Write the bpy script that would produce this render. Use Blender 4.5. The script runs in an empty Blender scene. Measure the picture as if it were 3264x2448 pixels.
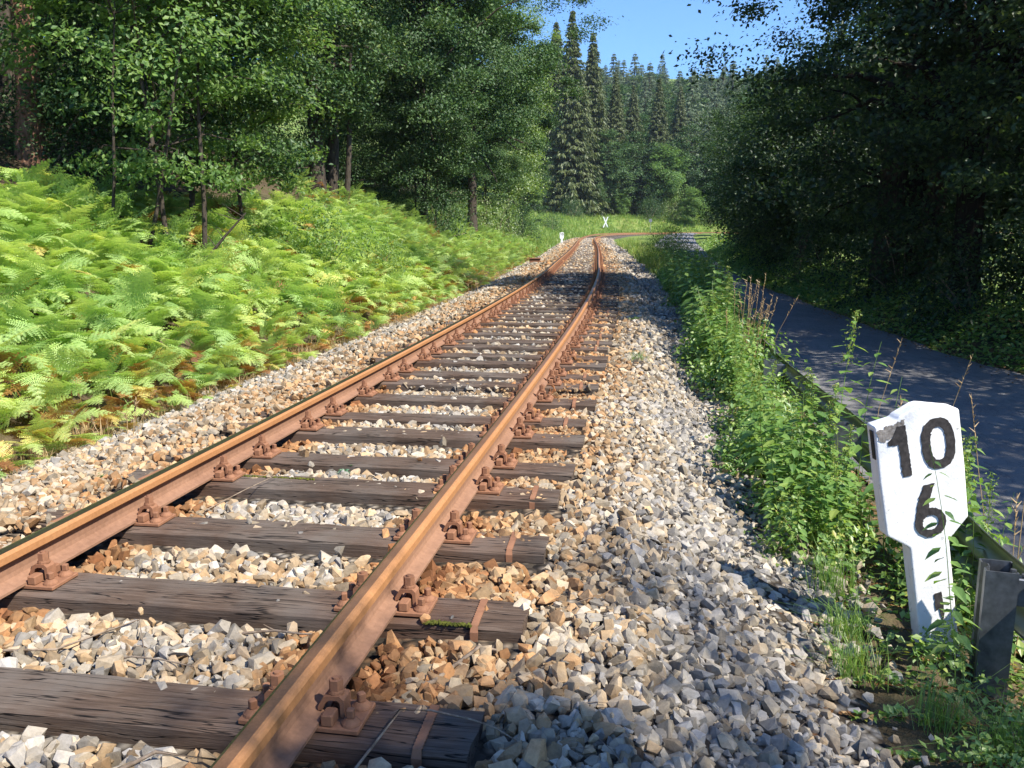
import bpy, bmesh, math, random
import numpy as np
from mathutils import Vector, Matrix
rnd = random.Random(7)
R = np.random.default_rng(11)
PI = math.pi
rad = math.radians
scene = bpy.context.scene
COL = scene.collection

# ------------------------------------------------------------------ objects
def link(o, parent=None):
    COL.objects.link(o)
    if parent is not None:
        o.parent = parent
    return o

def tag(o, label=None, cat=None, group=None, kind=None):
    if label: o['label'] = label
    if cat: o['category'] = cat
    if group: o['group'] = group
    if kind: o['kind'] = kind
    return o

def thing(name, loc, rz=0.0, label=None, cat=None, group=None):
    o = bpy.data.objects.new(name, None)
    o.empty_display_size = 0.2
    o.location = loc
    o.rotation_euler = (0, 0, rz)
    return tag(link(o), label, cat, group)

def mesh_np(name, V, F, mats, mi=None, smooth=False, tint=None):
    """V (N,3), F (M,k) with one k, or list of such arrays"""
    me = bpy.data.meshes.new(name)
    Fs = F if isinstance(F, list) else [F]
    Fs = [np.asarray(f, dtype=np.int32) for f in Fs if len(f)]
    V = np.asarray(V, dtype=np.float32)
    me.vertices.add(len(V)); me.vertices.foreach_set('co', V.ravel())
    idx = np.concatenate([f.ravel() for f in Fs])
    tot = np.concatenate([np.full(len(f), f.shape[1], dtype=np.int32) for f in Fs])
    start = np.concatenate([[0], np.cumsum(tot)[:-1]]).astype(np.int32)
    me.loops.add(len(idx)); me.loops.foreach_set('vertex_index', idx)
    me.polygons.add(len(tot)); me.polygons.foreach_set('loop_start', start)
    try: me.polygons.foreach_set('loop_total', tot)
    except Exception: pass
    for m in mats: me.materials.append(m)
    if mi is not None: me.polygons.foreach_set('material_index', np.asarray(mi, dtype=np.int32))
    me.polygons.foreach_set('use_smooth', np.full(len(tot), bool(smooth)))
    if tint is not None:
        a = me.attributes.new('tint', 'FLOAT', 'POINT'); a.data.foreach_set('value', np.asarray(tint, dtype=np.float32))
    me.update(calc_edges=True)
    return me

def obj(name, me, parent=None):
    return link(bpy.data.objects.new(name, me), parent)

def copy_tree(o, parent=None):
    c = o.copy(); COL.objects.link(c)
    if parent is not None: c.parent = parent
    for ch in list(o.children): copy_tree(ch, c)
    return c

class MB:
    """collects simple solids into one mesh"""
    def __init__(s): s.V = []; s.F = {}; s.n = 0; s.M = {}
    def add(s, V, F, m=0):
        V = np.asarray(V, float)
        for f in F:
            s.F.setdefault(len(f), []).append([i + s.n for i in f]); s.M.setdefault(len(f), []).append(m)
        s.V.append(V); s.n += len(V); return s
    def box(s, c, d, rot=None, m=0, bev=0.0):
        x, y, z = [q / 2 for q in d]
        if bev <= 0:
            V = np.array([[-x,-y,-z],[x,-y,-z],[x,y,-z],[-x,y,-z],[-x,-y,z],[x,-y,z],[x,y,z],[-x,y,z]])
            F = [(0,3,2,1),(4,5,6,7),(0,1,5,4),(1,2,6,5),(2,3,7,6),(3,0,4,7)]
        else:
            b = bev
            V = []; 
            for zz, k in ((-z, b), (-z + b, 0), (z - b, 0), (z, b)):
                X, Y = x - k, y - k
                V += [[-X+b,-Y,zz],[X-b,-Y,zz],[X,-Y+b,zz],[X,Y-b,zz],[X-b,Y,zz],[-X+b,Y,zz],[-X,Y-b,zz],[-X,-Y+b,zz]]
            V = np.array(V); F = [tuple(range(7,-1,-1)), tuple(range(24,32))]
            for r in range(3):
                for i in range(8):
                    j = (i + 1) % 8
                    F.append((r*8+i, r*8+j, r*8+8+j, r*8+8+i))
        if rot is not None: V = V @ np.array(rot.to_3x3()).T if isinstance(rot, Matrix) else V @ rot.T
        return s.add(V + np.array(c), F, m)
    def prism(s, pts, z0, z1, m=0):   # pts xy
        n = len(pts)
        V = [[p[0], p[1], z0] for p in pts] + [[p[0], p[1], z1] for p in pts]
        F = [tuple(range(n-1,-1,-1)), tuple(range(n, 2*n))] + [(i, (i+1)%n, n+(i+1)%n, n+i) for i in range(n)]
        return s.add(V, F, m)
    def cyl(s, c, r0, r1, h, n=12, m=0, rot=None):
        a = np.arange(n) * 2 * PI / n
        V = np.array([[r0*math.cos(t), r0*math.sin(t), 0] for t in a] + [[r1*math.cos(t), r1*math.sin(t), h] for t in a])
        if rot is not None: V = V @ rot.T
        F = [tuple(range(n-1,-1,-1)), tuple(range(n, 2*n))] + [(i, (i+1)%n, n+(i+1)%n, n+i) for i in range(n)]
        return s.add(V + np.array(c), F, m)
    def tube(s, P, rr, n=6, m=0):
        V, F = tube_arr(P, rr, n)
        return s.add(V, [tuple(f) for f in F], m)
    def build(s, name, mats, parent=None, smooth=False):
        V = np.concatenate(s.V); ks = sorted(s.F)
        me = mesh_np(name, V, [np.array(s.F[k]) for k in ks], mats if isinstance(mats, list) else [mats], mi=np.concatenate([s.M[k] for k in ks]), smooth=smooth)
        return obj(name, me, parent)

def tube_arr(P, rr, n=6):
    P = np.asarray(P, float); rr = np.asarray(rr, float); k = len(P)
    T = np.gradient(P, axis=0); T /= np.linalg.norm(T, axis=1)[:, None] + 1e-9
    up = np.array([0.3, 0.9, 0.2]) if abs(T[0] @ np.array([0.3,0.9,0.2])) < .85 else np.array([1.,0,0])
    A = np.cross(T, up); A /= np.linalg.norm(A, axis=1)[:, None] + 1e-9
    B = np.cross(T, A)
    t = np.arange(n) * 2 * PI / n
    V = P[:, None] + rr[:, None, None] * (A[:, None] * np.cos(t)[None, :, None] + B[:, None] * np.sin(t)[None, :, None])
    i = np.arange(k-1)[:, None]; j = np.arange(n)[None]
    F = np.stack([i*n+j, i*n+(j+1)%n, (i+1)*n+(j+1)%n, (i+1)*n+j], -1).reshape(-1, 4)
    return V.reshape(-1, 3), F

# ------------------------------------------------------------------ materials
def mat(name):
    m = bpy.data.materials.new(name); m.use_nodes = True
    nt = m.node_tree; nt.nodes.clear()
    out = nt.nodes.new('ShaderNodeOutputMaterial')
    return m, nt, out
def N(nt, typ, **kw):
    n = nt.nodes.new(typ)
    for k, v in kw.items():
        if k in n.inputs: n.inputs[k].default_value = v
        else: setattr(n, k, v)
    return n
def ramp(nt, src, stops, mode='LINEAR'):
    r = nt.nodes.new('ShaderNodeValToRGB'); r.color_ramp.interpolation = mode
    e = r.color_ramp.elements
    while len(e) > 1: e.remove(e[-1])
    e[0].position = stops[0][0]; e[0].color = (*stops[0][1], 1)
    for p, c in stops[1:]:
        q = e.new(p); q.color = (*c, 1)
    nt.links.new(src, r.inputs[0]); return r.outputs[0]
def mixc(nt, f, a, b, blend='MIX'):
    m = nt.nodes.new('ShaderNodeMix'); m.data_type = 'RGBA'; m.blend_type = blend
    for s, v in ((0, f), (6, a), (7, b)):
        if hasattr(v, 'is_output') or isinstance(v, bpy.types.NodeSocket): nt.links.new(v, m.inputs[s])
        elif s == 0: m.inputs[0].default_value = v
        else: m.inputs[s].default_value = (*v, 1)
    return m.outputs[2]
def math_(nt, op, a, b=0.0, clamp=False):
    m = nt.nodes.new('ShaderNodeMath'); m.operation = op; m.use_clamp = clamp
    for i, v in enumerate((a, b)):
        if isinstance(v, bpy.types.NodeSocket): nt.links.new(v, m.inputs[i])
        else: m.inputs[i].default_value = v
    return m.outputs[0]
def coords(nt, scale=(1,1,1), kind='Object'):
    tc = nt.nodes.new('ShaderNodeTexCoord'); mp = nt.nodes.new('ShaderNodeMapping')
    nt.links.new(tc.outputs[kind], mp.inputs[0]); mp.inputs['Scale'].default_value = scale
    return mp.outputs[0]
def noise(nt, vec, scale, detail=4, rough=.6):
    n = N(nt, 'ShaderNodeTexNoise', Scale=scale, Detail=detail, Roughness=rough)
    nt.links.new(vec, n.inputs['Vector']); return n.outputs['Fac']
def bump(nt, h, strength=.3, dist=.01):
    b = N(nt, 'ShaderNodeBump', Strength=strength, Distance=dist)
    nt.links.new(h, b.inputs['Height']); return b.outputs[0]
def attr(nt, name='tint'):
    a = nt.nodes.new('ShaderNodeAttribute'); a.attribute_name = name; return a.outputs['Fac']
def island(nt):
    return nt.nodes.new('ShaderNodeNewGeometry').outputs['Random Per Island']
def objrand(nt):
    return nt.nodes.new('ShaderNodeObjectInfo').outputs['Random']
def princ(nt, out, col, rough=.8, spec=.3, metal=0.0, nrm=None):
    p = N(nt, 'ShaderNodeBsdfPrincipled')
    for k, v in (('Base Color', col), ('Roughness', rough), ('Metallic', metal)):
        if isinstance(v, bpy.types.NodeSocket): nt.links.new(v, p.inputs[k])
        elif k == 'Base Color': p.inputs[k].default_value = (*v, 1)
        else: p.inputs[k].default_value = v
    p.inputs['Specular IOR Level'].default_value = spec
    if nrm: nt.links.new(nrm, p.inputs['Normal'])
    nt.links.new(p.outputs[0], out.inputs[0]); return p

def leaf_mat(name, stops, trans=.45, rough=.5, gloss=.06, use_tint=False, transcol=1.25):
    m, nt, out = mat(name)
    r = island(nt)
    if use_tint:
        t = attr(nt)
        v = math_(nt, 'ADD', t, math_(nt, 'MULTIPLY', math_(nt, 'SUBTRACT', r, .5), .16), True)
    else:
        v = math_(nt, 'ADD', math_(nt, 'MULTIPLY', r, .8), math_(nt, 'MULTIPLY', objrand(nt), .2))
    c = ramp(nt, v, stops)
    d = N(nt, 'ShaderNodeBsdfDiffuse'); nt.links.new(c, d.inputs[0])
    tr = N(nt, 'ShaderNodeBsdfTranslucent')
    tc = mixc(nt, 1.0, c, (transcol, transcol*1.02, transcol*.55), 'MULTIPLY'); nt.links.new(tc, tr.inputs[0])
    mx = N(nt, 'ShaderNodeMixShader', Fac=trans)
    nt.links.new(d.outputs[0], mx.inputs[1]); nt.links.new(tr.outputs[0], mx.inputs[2])
    g = N(nt, 'ShaderNodeBsdfGlossy', Roughness=rough)
    g.inputs[0].default_value = (1, 1, 1, 1)
    m2 = N(nt, 'ShaderNodeMixShader', Fac=gloss)
    nt.links.new(mx.outputs[0], m2.inputs[1]); nt.links.new(g.outputs[0], m2.inputs[2])
    nt.links.new(m2.outputs[0], out.inputs[0])
    return m

def simple(name, c1, c2, scale, rough=.8, spec=.3, metal=0.0, bs=.3, bd=.01, sc3=(1,1,1), det=5):
    m, nt, out = mat(name)
    n = noise(nt, coords(nt, sc3), scale, det)
    c = ramp(nt, n, [(.3, c1), (.7, c2)])
    princ(nt, out, c, rough, spec, metal, bump(nt, n, bs, bd)); return m

# leaves
M_beech = leaf_mat('beech_leaf', [(0, (.022,.052,.017)), (.45, (.050,.108,.032)), (.85, (.11,.185,.055)), (1, (.19,.24,.055))], trans=.28, gloss=.02, rough=.5)
M_dark = leaf_mat('darkened_shade_leaf', [(0, (.016,.036,.014)), (.5, (.040,.080,.026)), (.85, (.09,.15,.045)), (1, (.18,.24,.06))], trans=.42, gloss=.03)  # leaf tones darkened, the right belt's shade side put into the colour
M_birch = leaf_mat('birch_leaf', [(0, (.09,.16,.025)), (.5, (.18,.28,.045)), (1, (.34,.40,.07))], trans=.45)
M_light = leaf_mat('hazel_leaf', [(0, (.07,.14,.035)), (.5, (.14,.25,.06)), (.93, (.24,.34,.09)), (1, (.38,.32,.08))], trans=.45, gloss=.02)
M_spruce = leaf_mat('spruce_needle', [(0, (.05,.07,.02)), (.5, (.09,.115,.034)), (1, (.14,.165,.045))], trans=.15, gloss=.03)
M_farspruce = leaf_mat('hazed_spruce_needle', [(0, (.07,.10,.06)), (.5, (.12,.165,.085)), (1, (.19,.23,.11))], trans=.15, gloss=.02)  # paler than the near spruces: distance haze put into the needle colour
M_fern = leaf_mat('bracken_leaf', [(0, (.20,.36,.10)), (.3, (.38,.54,.16)), (.55, (.60,.70,.22)), (.70, (.70,.62,.18)), (.82, (.50,.26,.08)), (1, (.28,.11,.04))], trans=.4, gloss=.04, use_tint=True, rough=.5)
M_weed = leaf_mat('nettle_leaf', [(0, (.08,.18,.035)), (.4, (.17,.31,.06)), (.85, (.31,.43,.09)), (.97, (.45,.42,.09)), (1, (.50,.26,.06))], trans=.45, gloss=.05, rough=.5)
M_grass = leaf_mat('grass_blade', [(0, (.10,.20,.03)), (.5, (.22,.34,.06)), (.8, (.36,.42,.10)), (1, (.48,.38,.16))], trans=.4, gloss=.03)
M_dry = leaf_mat('dry_stalk', [(0, (.30,.19,.08)), (1, (.52,.38,.20))], trans=.2, gloss=.03)
M_litter = leaf_mat('leaf_litter', [(0, (.10,.045,.02)), (.5, (.26,.13,.05)), (1, (.42,.27,.12))], trans=.1, gloss=.02)

def bark(name, c1, c2):
    return simple(name, c1, c2, 9, .95, .1, 0, .9, .03, (3, 3, .6), 6)
M_bark = bark('grey_brown_bark', (.035,.027,.02), (.11,.09,.07))
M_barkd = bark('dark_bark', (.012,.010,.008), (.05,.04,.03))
M_barkr = bark('reddish_scaly_bark', (.10,.045,.025), (.34,.20,.13))
M_twig = simple('twig_wood', (.13,.09,.06), (.36,.28,.20), 30, .9, .1)

def stone_mat():
    m, nt, out = mat('crushed_stone')
    t = attr(nt); r = island(nt)
    vec = coords(nt)
    n = noise(nt, vec, 55, 5, .7); n2 = noise(nt, vec, 9, 3)
    v = math_(nt, 'ADD', t, math_(nt, 'MULTIPLY', math_(nt, 'SUBTRACT', r, .5), .42))
    v = math_(nt, 'ADD', v, math_(nt, 'MULTIPLY', math_(nt, 'SUBTRACT', n2, .5), .35), True)
    c = ramp(nt, v, [(0, (.27,.25,.225)), (.16, (.41,.37,.31)), (.34, (.43,.355,.25)), (.52, (.43,.29,.155)), (.74, (.40,.205,.085)), (1, (.25,.105,.042))])
    r2 = math_(nt, 'FRACT', math_(nt, 'MULTIPLY', r, 17.31))
    k = math_(nt, 'ADD', math_(nt, 'MULTIPLY', r2, .72), .46)
    k = math_(nt, 'MULTIPLY', k, math_(nt, 'ADD', math_(nt, 'MULTIPLY', n, 1.1), .45))
    sc = nt.nodes.new('ShaderNodeVectorMath'); sc.operation = 'SCALE'
    nt.links.new(c, sc.inputs[0]); nt.links.new(k, sc.inputs['Scale'])
    princ(nt, out, sc.outputs[0], .9, .2, 0, bump(nt, n, .5, .006)); return m
M_stone = stone_mat()

def ground_mat():
    m, nt, out = mat('soil_and_moss')
    vec = coords(nt); n = noise(nt, vec, 1.3, 6, .65); n2 = noise(nt, vec, 14, 5, .7)
    c = ramp(nt, n, [(.35, (.055,.042,.025)), (.5, (.10,.075,.04)), (.65, (.075,.095,.03))])
    c = mixc(nt, .45, c, ramp(nt, n2, [(.3, (.035,.025,.015)), (.7, (.21,.16,.10))]))
    princ(nt, out, c, .95, .1, 0, bump(nt, n2, .8, .05)); return m
M_ground = ground_mat()
def meadow_mat():
    m, nt, out = mat('meadow_turf')
    vec = coords(nt); n = noise(nt, vec, .35, 6, .7); n2 = noise(nt, vec, 5, 5, .8)
    c = ramp(nt, n, [(.35, (.09,.18,.03)), (.5, (.18,.26,.05)), (.62, (.30,.30,.10))])
    c = mixc(nt, .4, c, ramp(nt, n2, [(.3, (.03,.07,.015)), (.7, (.28,.34,.08))]))
    princ(nt, out, c, .95, .1, 0, bump(nt, n2, 1, .15)); return m
M_meadow = meadow_mat()
def ballastbase_mat():
    m, nt, out = mat('ballast_bed')
    vec = coords(nt)
    v = N(nt, 'ShaderNodeTexVoronoi', Scale=19.0); nt.links.new(vec, v.inputs['Vector'])
    n2 = noise(nt, vec, 6, 4)
    t = math_(nt, 'ADD', attr(nt), math_(nt, 'MULTIPLY', math_(nt, 'SUBTRACT', n2, .5), .5), True)
    c = ramp(nt, t, [(0, (.30,.30,.30)), (.35, (.36,.31,.24)), (.7, (.30,.19,.10)), (1, (.17,.08,.04))])
    c = mixc(nt, ramp(nt, v.outputs['Distance'], [(.0, (0,0,0)), (.6, (1,1,1))]), c, (.05,.04,.03))
    princ(nt, out, c, .95, .1, 0, bump(nt, v.outputs['Distance'], 1, -.04)); return m
M_bed = ballastbase_mat()
def asphalt_mat():
    m, nt, out = mat('worn_asphalt')
    vec = coords(nt); n = noise(nt, vec, 1.2, 6, .65); n2 = noise(nt, vec, 120, 3, .8)
    c = ramp(nt, n, [(.3, (.15,.142,.132)), (.5, (.21,.20,.185)), (.7, (.27,.255,.232))])
    n3 = noise(nt, coords(nt, (1, .35, 1)), 3.3, 7, .75)
    ck = ramp(nt, math_(nt, 'ABSOLUTE', math_(nt, 'SUBTRACT', n3, .5)), [(0, (1,1,1)), (.004, (1,1,1)), (.010, (0,0,0))])
    c = mixc(nt, ck, c, (.045,.043,.04))
    c = mixc(nt, .42, c, ramp(nt, n2, [(.35, (.06,.06,.065)), (.7, (.32,.31,.30))]))
    princ(nt, out, c, .85, .25, 0, bump(nt, n2, .5, .004)); return m
M_asph = asphalt_mat()

def wood_mat():
    m, nt, out = mat('creosoted_sleeper_wood')
    tc = nt.nodes.new('ShaderNodeTexCoord'); oi = nt.nodes.new('ShaderNodeObjectInfo')
    mp = nt.nodes.new('ShaderNodeMapping'); mp.inputs['Scale'].default_value = (1.0, 16, 16)
    av = nt.nodes.new('ShaderNodeVectorMath'); av.operation = 'ADD'
    cmb = nt.nodes.new('ShaderNodeCombineXYZ'); rr = math_(nt, 'MULTIPLY', oi.outputs['Random'], 37.0)
    nt.links.new(rr, cmb.inputs[0]); nt.links.new(rr, cmb.inputs[1])
    nt.links.new(tc.outputs['Object'], av.inputs[0]); nt.links.new(cmb.outputs[0], av.inputs[1])
    nt.links.new(av.outputs[0], mp.inputs[0])
    g = noise(nt, mp.outputs[0], 4.5, 9, .72)
    mp2 = nt.nodes.new('ShaderNodeMapping'); mp2.inputs['Scale'].default_value = (.55, 11, 11)
    nt.links.new(av.outputs[0], mp2.inputs[0])
    cr = noise(nt, mp2.outputs[0], 2.6, 3, .5)
    pat = noise(nt, av.outputs[0], 2.2, 4, .6)
    c = ramp(nt, g, [(.28, (.05,.033,.022)), (.5, (.10,.066,.045)), (.75, (.175,.13,.098))])
    c = mixc(nt, ramp(nt, pat, [(.42, (0,0,0)), (.62, (1,1,1))]), c, mixc(nt, .5, c, (.17,.15,.125)))
    # rust stain near the rails: the sleeper's own x position
    sx = nt.nodes.new('ShaderNodeSeparateXYZ'); nt.links.new(tc.outputs['Object'], sx.inputs[0])
    ax = math_(nt, 'ABSOLUTE', math_(nt, 'SUBTRACT', math_(nt, 'ABSOLUTE', sx.outputs[0]), .78))
    rs = math_(nt, 'MULTIPLY', math_(nt, 'SUBTRACT', 1.0, math_(nt, 'DIVIDE', ax, .42), True), .6)
    c = mixc(nt, rs, c, mixc(nt, .5, c, (.21,.095,.055)))
    crack = ramp(nt, math_(nt, 'ABSOLUTE', math_(nt, 'SUBTRACT', cr, .5)), [(.0, (1,1,1)), (.005, (1,1,1)), (.014, (0,0,0))])
    c = mixc(nt, crack, c, (.012,.009,.007))
    h = math_(nt, 'SUBTRACT', g, crack)
    princ(nt, out, c, .82, .22, 0, bump(nt, h, .7, .006)); return m
M_wood = wood_mat()

def rustm(name, c1, c2, rough=.75, metal=0.0, s=40, spec=.3):
    m, nt, out = mat(name)
    vec = coords(nt); n = noise(nt, vec, s, 6, .7); n2 = noise(nt, vec, 3.5, 4, .6)
    c = ramp(nt, n2, [(.3, c1), (.7, c2)])
    c = mixc(nt, .35, c, ramp(nt, n, [(.3, tuple(q*.6 for q in c1)), (.7, tuple(min(1, q*1.25) for q in c2))]))
    princ(nt, out, c, rough, spec, metal, bump(nt, n, .25, .002)); return m
M_head = rustm('bright_orange_rust', (.36,.165,.062), (.44,.21,.085), .65, 0, 60)
M_top = rustm('brown_rail_top', (.20,.10,.05), (.27,.145,.08), .42, .25, 90)
M_band = rustm('wheel_band_dark_reflection', (.085,.075,.05), (.13,.115,.08), .3, .7, 120)  # polished band; the dark trees it mirrors are put into its colour
M_web = rustm('dusty_rust', (.215,.112,.066), (.31,.17,.102), .9)
M_iron = rustm('fastening_rust', (.21,.095,.05), (.31,.15,.08), .85)
M_zinc = simple('galvanised_steel', (.12,.125,.13), (.30,.31,.32), 14, .38, .5, .75, .1, .002)
M_beamback = simple('weathered_zinc', (.25,.26,.24), (.36,.365,.33), 5, .36, .5, .8, .1, .002)

def paint_mat():
    m, nt, out = mat('white_painted_stone')
    vec = coords(nt); n = noise(nt, vec, 26, 6, .75); n2 = noise(nt, vec, 5.5, 5, .7)
    c = ramp(nt, n2, [(.3, (.80,.79,.76)), (.5, (.90,.895,.87))])
    n3 = noise(nt, coords(nt, (7, 7, 1.2)), 3, 6, .7)
    c = mixc(nt, ramp(nt, n3, [(.55, (0,0,0)), (.75, (.45,.45,.45))]), c, (.50,.49,.42))
    c = mixc(nt, ramp(nt, n, [(.62, (0,0,0)), (.70, (1,1,1))]), c, (.36,.34,.29))
    princ(nt, out, c, .8, .25, 0, bump(nt, n, .6, .006)); return m
M_paint = paint_mat()
M_black = simple('black_paint', (.022,.02,.02), (.07,.062,.058), 45, .75, .25, 0, .5, .004)
M_moss = simple('grey_lichen', (.16,.14,.12), (.36,.33,.30), 60, .95, .1)
M_mossg = simple('cushion_moss', (.05,.06,.012), (.16,.16,.03), 50, .95, .1, 0, 1, .01)
M_white = simple('white_enamel', (.72,.72,.70), (.80,.80,.78), 10, .5, .4)
M_red = simple('red_enamel', (.5,.05,.04), (.55,.07,.05), 10, .5, .4)
M_greym = simple('grey_sheet_metal', (.16,.17,.18), (.24,.25,.26), 10, .5, .4)

# ------------------------------------------------------------------ world, light, camera
SUN_EL, SUN_AZ = 49.0, 125.0          # azimuth clockwise from +Y
sd = Vector((math.sin(rad(SUN_AZ))*math.cos(rad(SUN_EL)), math.cos(rad(SUN_AZ))*math.cos(rad(SUN_EL)), math.sin(rad(SUN_EL))))
w = bpy.data.worlds.new('World'); scene.world = w; w.use_nodes = True
wn = w.node_tree; bg = wn.nodes['Background']
sky = wn.nodes.new('ShaderNodeTexSky'); sky.sky_type = 'NISHITA'; sky.sun_disc = False
sky.sun_elevation = rad(SUN_EL); sky.sun_rotation = rad(SUN_AZ); sky.air_density = 1.25; sky.dust_density = .3; sky.ozone_density = 2.5
bg.inputs[1].default_value = .1
sk = mixc(wn, 1.0, sky.outputs[0], (.50, .76, 1.18), 'MULTIPLY'); wn.links.new(sk, bg.inputs[0])
sl = bpy.data.lights.new('sun', 'SUN'); sl.energy = 4.6; sl.angle = rad(.53); sl.color = (1, .95, .87)
so = link(bpy.data.objects.new('sun', sl)); so.rotation_euler = sd.to_track_quat('Z', 'Y').to_euler()
cam = bpy.data.cameras.new('camera'); cam.sensor_width = 36; cam.lens = 2822/3264*36; cam.clip_start = .05; cam.clip_end = 1500
co = link(bpy.data.objects.new('camera', cam)); co.location = (0, 0, 1.239); co.rotation_euler = (rad(90-10.1045), 0, 0)
scene.camera = co
scene.view_settings.view_transform = 'Standard'; scene.view_settings.look = 'None'
scene.view_settings.exposure = 1.0; scene.view_settings.gamma = 1
scene.render.engine = 'CYCLES'
cy = scene.cycles
cy.max_bounces = 6; cy.diffuse_bounces = 3; cy.glossy_bounces = 2; cy.transmission_bounces = 3; cy.transparent_max_bounces = 4
cy.use_denoising = True

# ------------------------------------------------------------------ the track line and the ground
def Cp(y): return -1.75431574 + .169982061*y - 1.25103693e-3*y*y - 2.29022787e-6*y**3
_way = [(Cp(float(y)), float(y)) for y in range(-8, 31, 2)] + [(3.87,48),(5.45,66),(7.35,88),(9.6,108),(12.9,123),(18.3,134),(27,141.5),(38,146),(52,149),(72,151),(100,153)]
def catmull(P, step=.25):
    P = np.array(P, float); out = []
    P = np.vstack([2*P[0]-P[1], P, 2*P[-1]-P[-2]])
    for i in range(1, len(P)-2):
        p0, p1, p2, p3 = P[i-1:i+3]; n = max(2, int(np.linalg.norm(p2-p1)/step))
        t0 = 0; t1 = np.linalg.norm(p1-p0)**.5; t2 = t1+np.linalg.norm(p2-p1)**.5; t3 = t2+np.linalg.norm(p3-p2)**.5
        t = np.linspace(t1, t2, n, endpoint=False)[:, None]
        A1 = (t1-t)/(t1-t0)*p0+(t-t0)/(t1-t0)*p1; A2 = (t2-t)/(t2-t1)*p1+(t-t1)/(t2-t1)*p2; A3 = (t3-t)/(t3-t2)*p2+(t-t2)/(t3-t2)*p3
        B1 = (t2-t)/(t2-t0)*A1+(t-t0)/(t2-t0)*A2; B2 = (t3-t)/(t3-t1)*A2+(t-t1)/(t3-t1)*A3
        out.append((t2-t)/(t2-t1)*B1+(t-t1)/(t2-t1)*B2)
    out.append(P[-2][None]); return np.vstack(out)
CL = catmull(_way)
_T = np.gradient(CL, axis=0); _T /= np.linalg.norm(_T, axis=1)[:, None]
CN = np.stack([_T[:, 1], -_T[:, 0]], 1)          # to the right of the track
CS = np.concatenate([[0], np.cumsum(np.linalg.norm(np.diff(CL, axis=0), axis=1))])
def smooth(a, b, x):
    t = np.clip((np.asarray(x, float)-a)/(b-a), 0, 1); return t*t*(3-2*t)
def zt_of(y, x): return .18*smooth(98, 135, np.asarray(y, float) + 0*np.asarray(x, float))
CZ = zt_of(CL[:, 1], CL[:, 0]); CANT = .05*smooth(95, 125, CL[:, 1])
def nearest(x, y):
    x = np.atleast_1d(np.asarray(x, float)).ravel(); y = np.atleast_1d(np.asarray(y, float)).ravel()
    K = np.empty(len(x), int); sub = CL[::4]
    for a in range(0, len(x), 20000):
        d = (x[a:a+20000, None]-sub[None, :, 0])**2+(y[a:a+20000, None]-sub[None, :, 1])**2
        K[a:a+20000] = np.argmin(d, 1)*4
    best = K.copy(); bd = np.full(len(x), 1e18)
    for o in range(-4, 5):
        k = np.clip(K+o, 0, len(CL)-1); d = (x-CL[k, 0])**2+(y-CL[k, 1])**2
        m = d < bd; best[m] = k[m]; bd[m] = d[m]
    dv = np.stack([x, y], 1)-CL[best]
    u = (dv*CN[best]).sum(1); along = (dv*_T[best]).sum(1)
    ext = (best == 0) | (best == len(CL)-1)
    return u, best, along
def vnoise(x, y, s, seed=0):
    r = np.random.default_rng(seed); z = 0; amp = 1
    for o in range(4):
        a = r.uniform(0, 6.28, 6); kx = np.cos(a)*s*(1.9**o)*r.uniform(.6, 1.4, 6); ky = np.sin(a)*s*(1.9**o)*r.uniform(.6, 1.4, 6); ph = r.uniform(0, 6.28, 6)
        z = z+amp*sum(np.sin(kx[i]*x+ky[i]*y+ph[i]) for i in range(6))/6; amp *= .55
    return z
RY = np.array([-8, 3.5, 8.6, 11.5, 14, 20.8, 28.8, 40, 50, 75, 105, 125, 142, 170.])
RR = np.array([6.2, 6.6, 6.75, 6.87, 6.7, 7.05, 7.45, 9.1, 10.9, 15.5, 21.3, 25.2, 29.5, 38.])
RL = np.array([1.9, 2.5, 3.05, 3.35, 3.45, 3.75, 4.35, 6.1, 7.6, 12.0, 17.6, 21.4, 25.5, 34.])
def zroad(y):
    y = np.asarray(y, float)
    return np.interp(y, [-10, 3.5, 8.6, 15, 30, 42, 60, 110, 140, 200], [-1.1, -.91, -.82, -.70, -.46, -.33, -.24, -.12, .1, .5])
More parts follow.
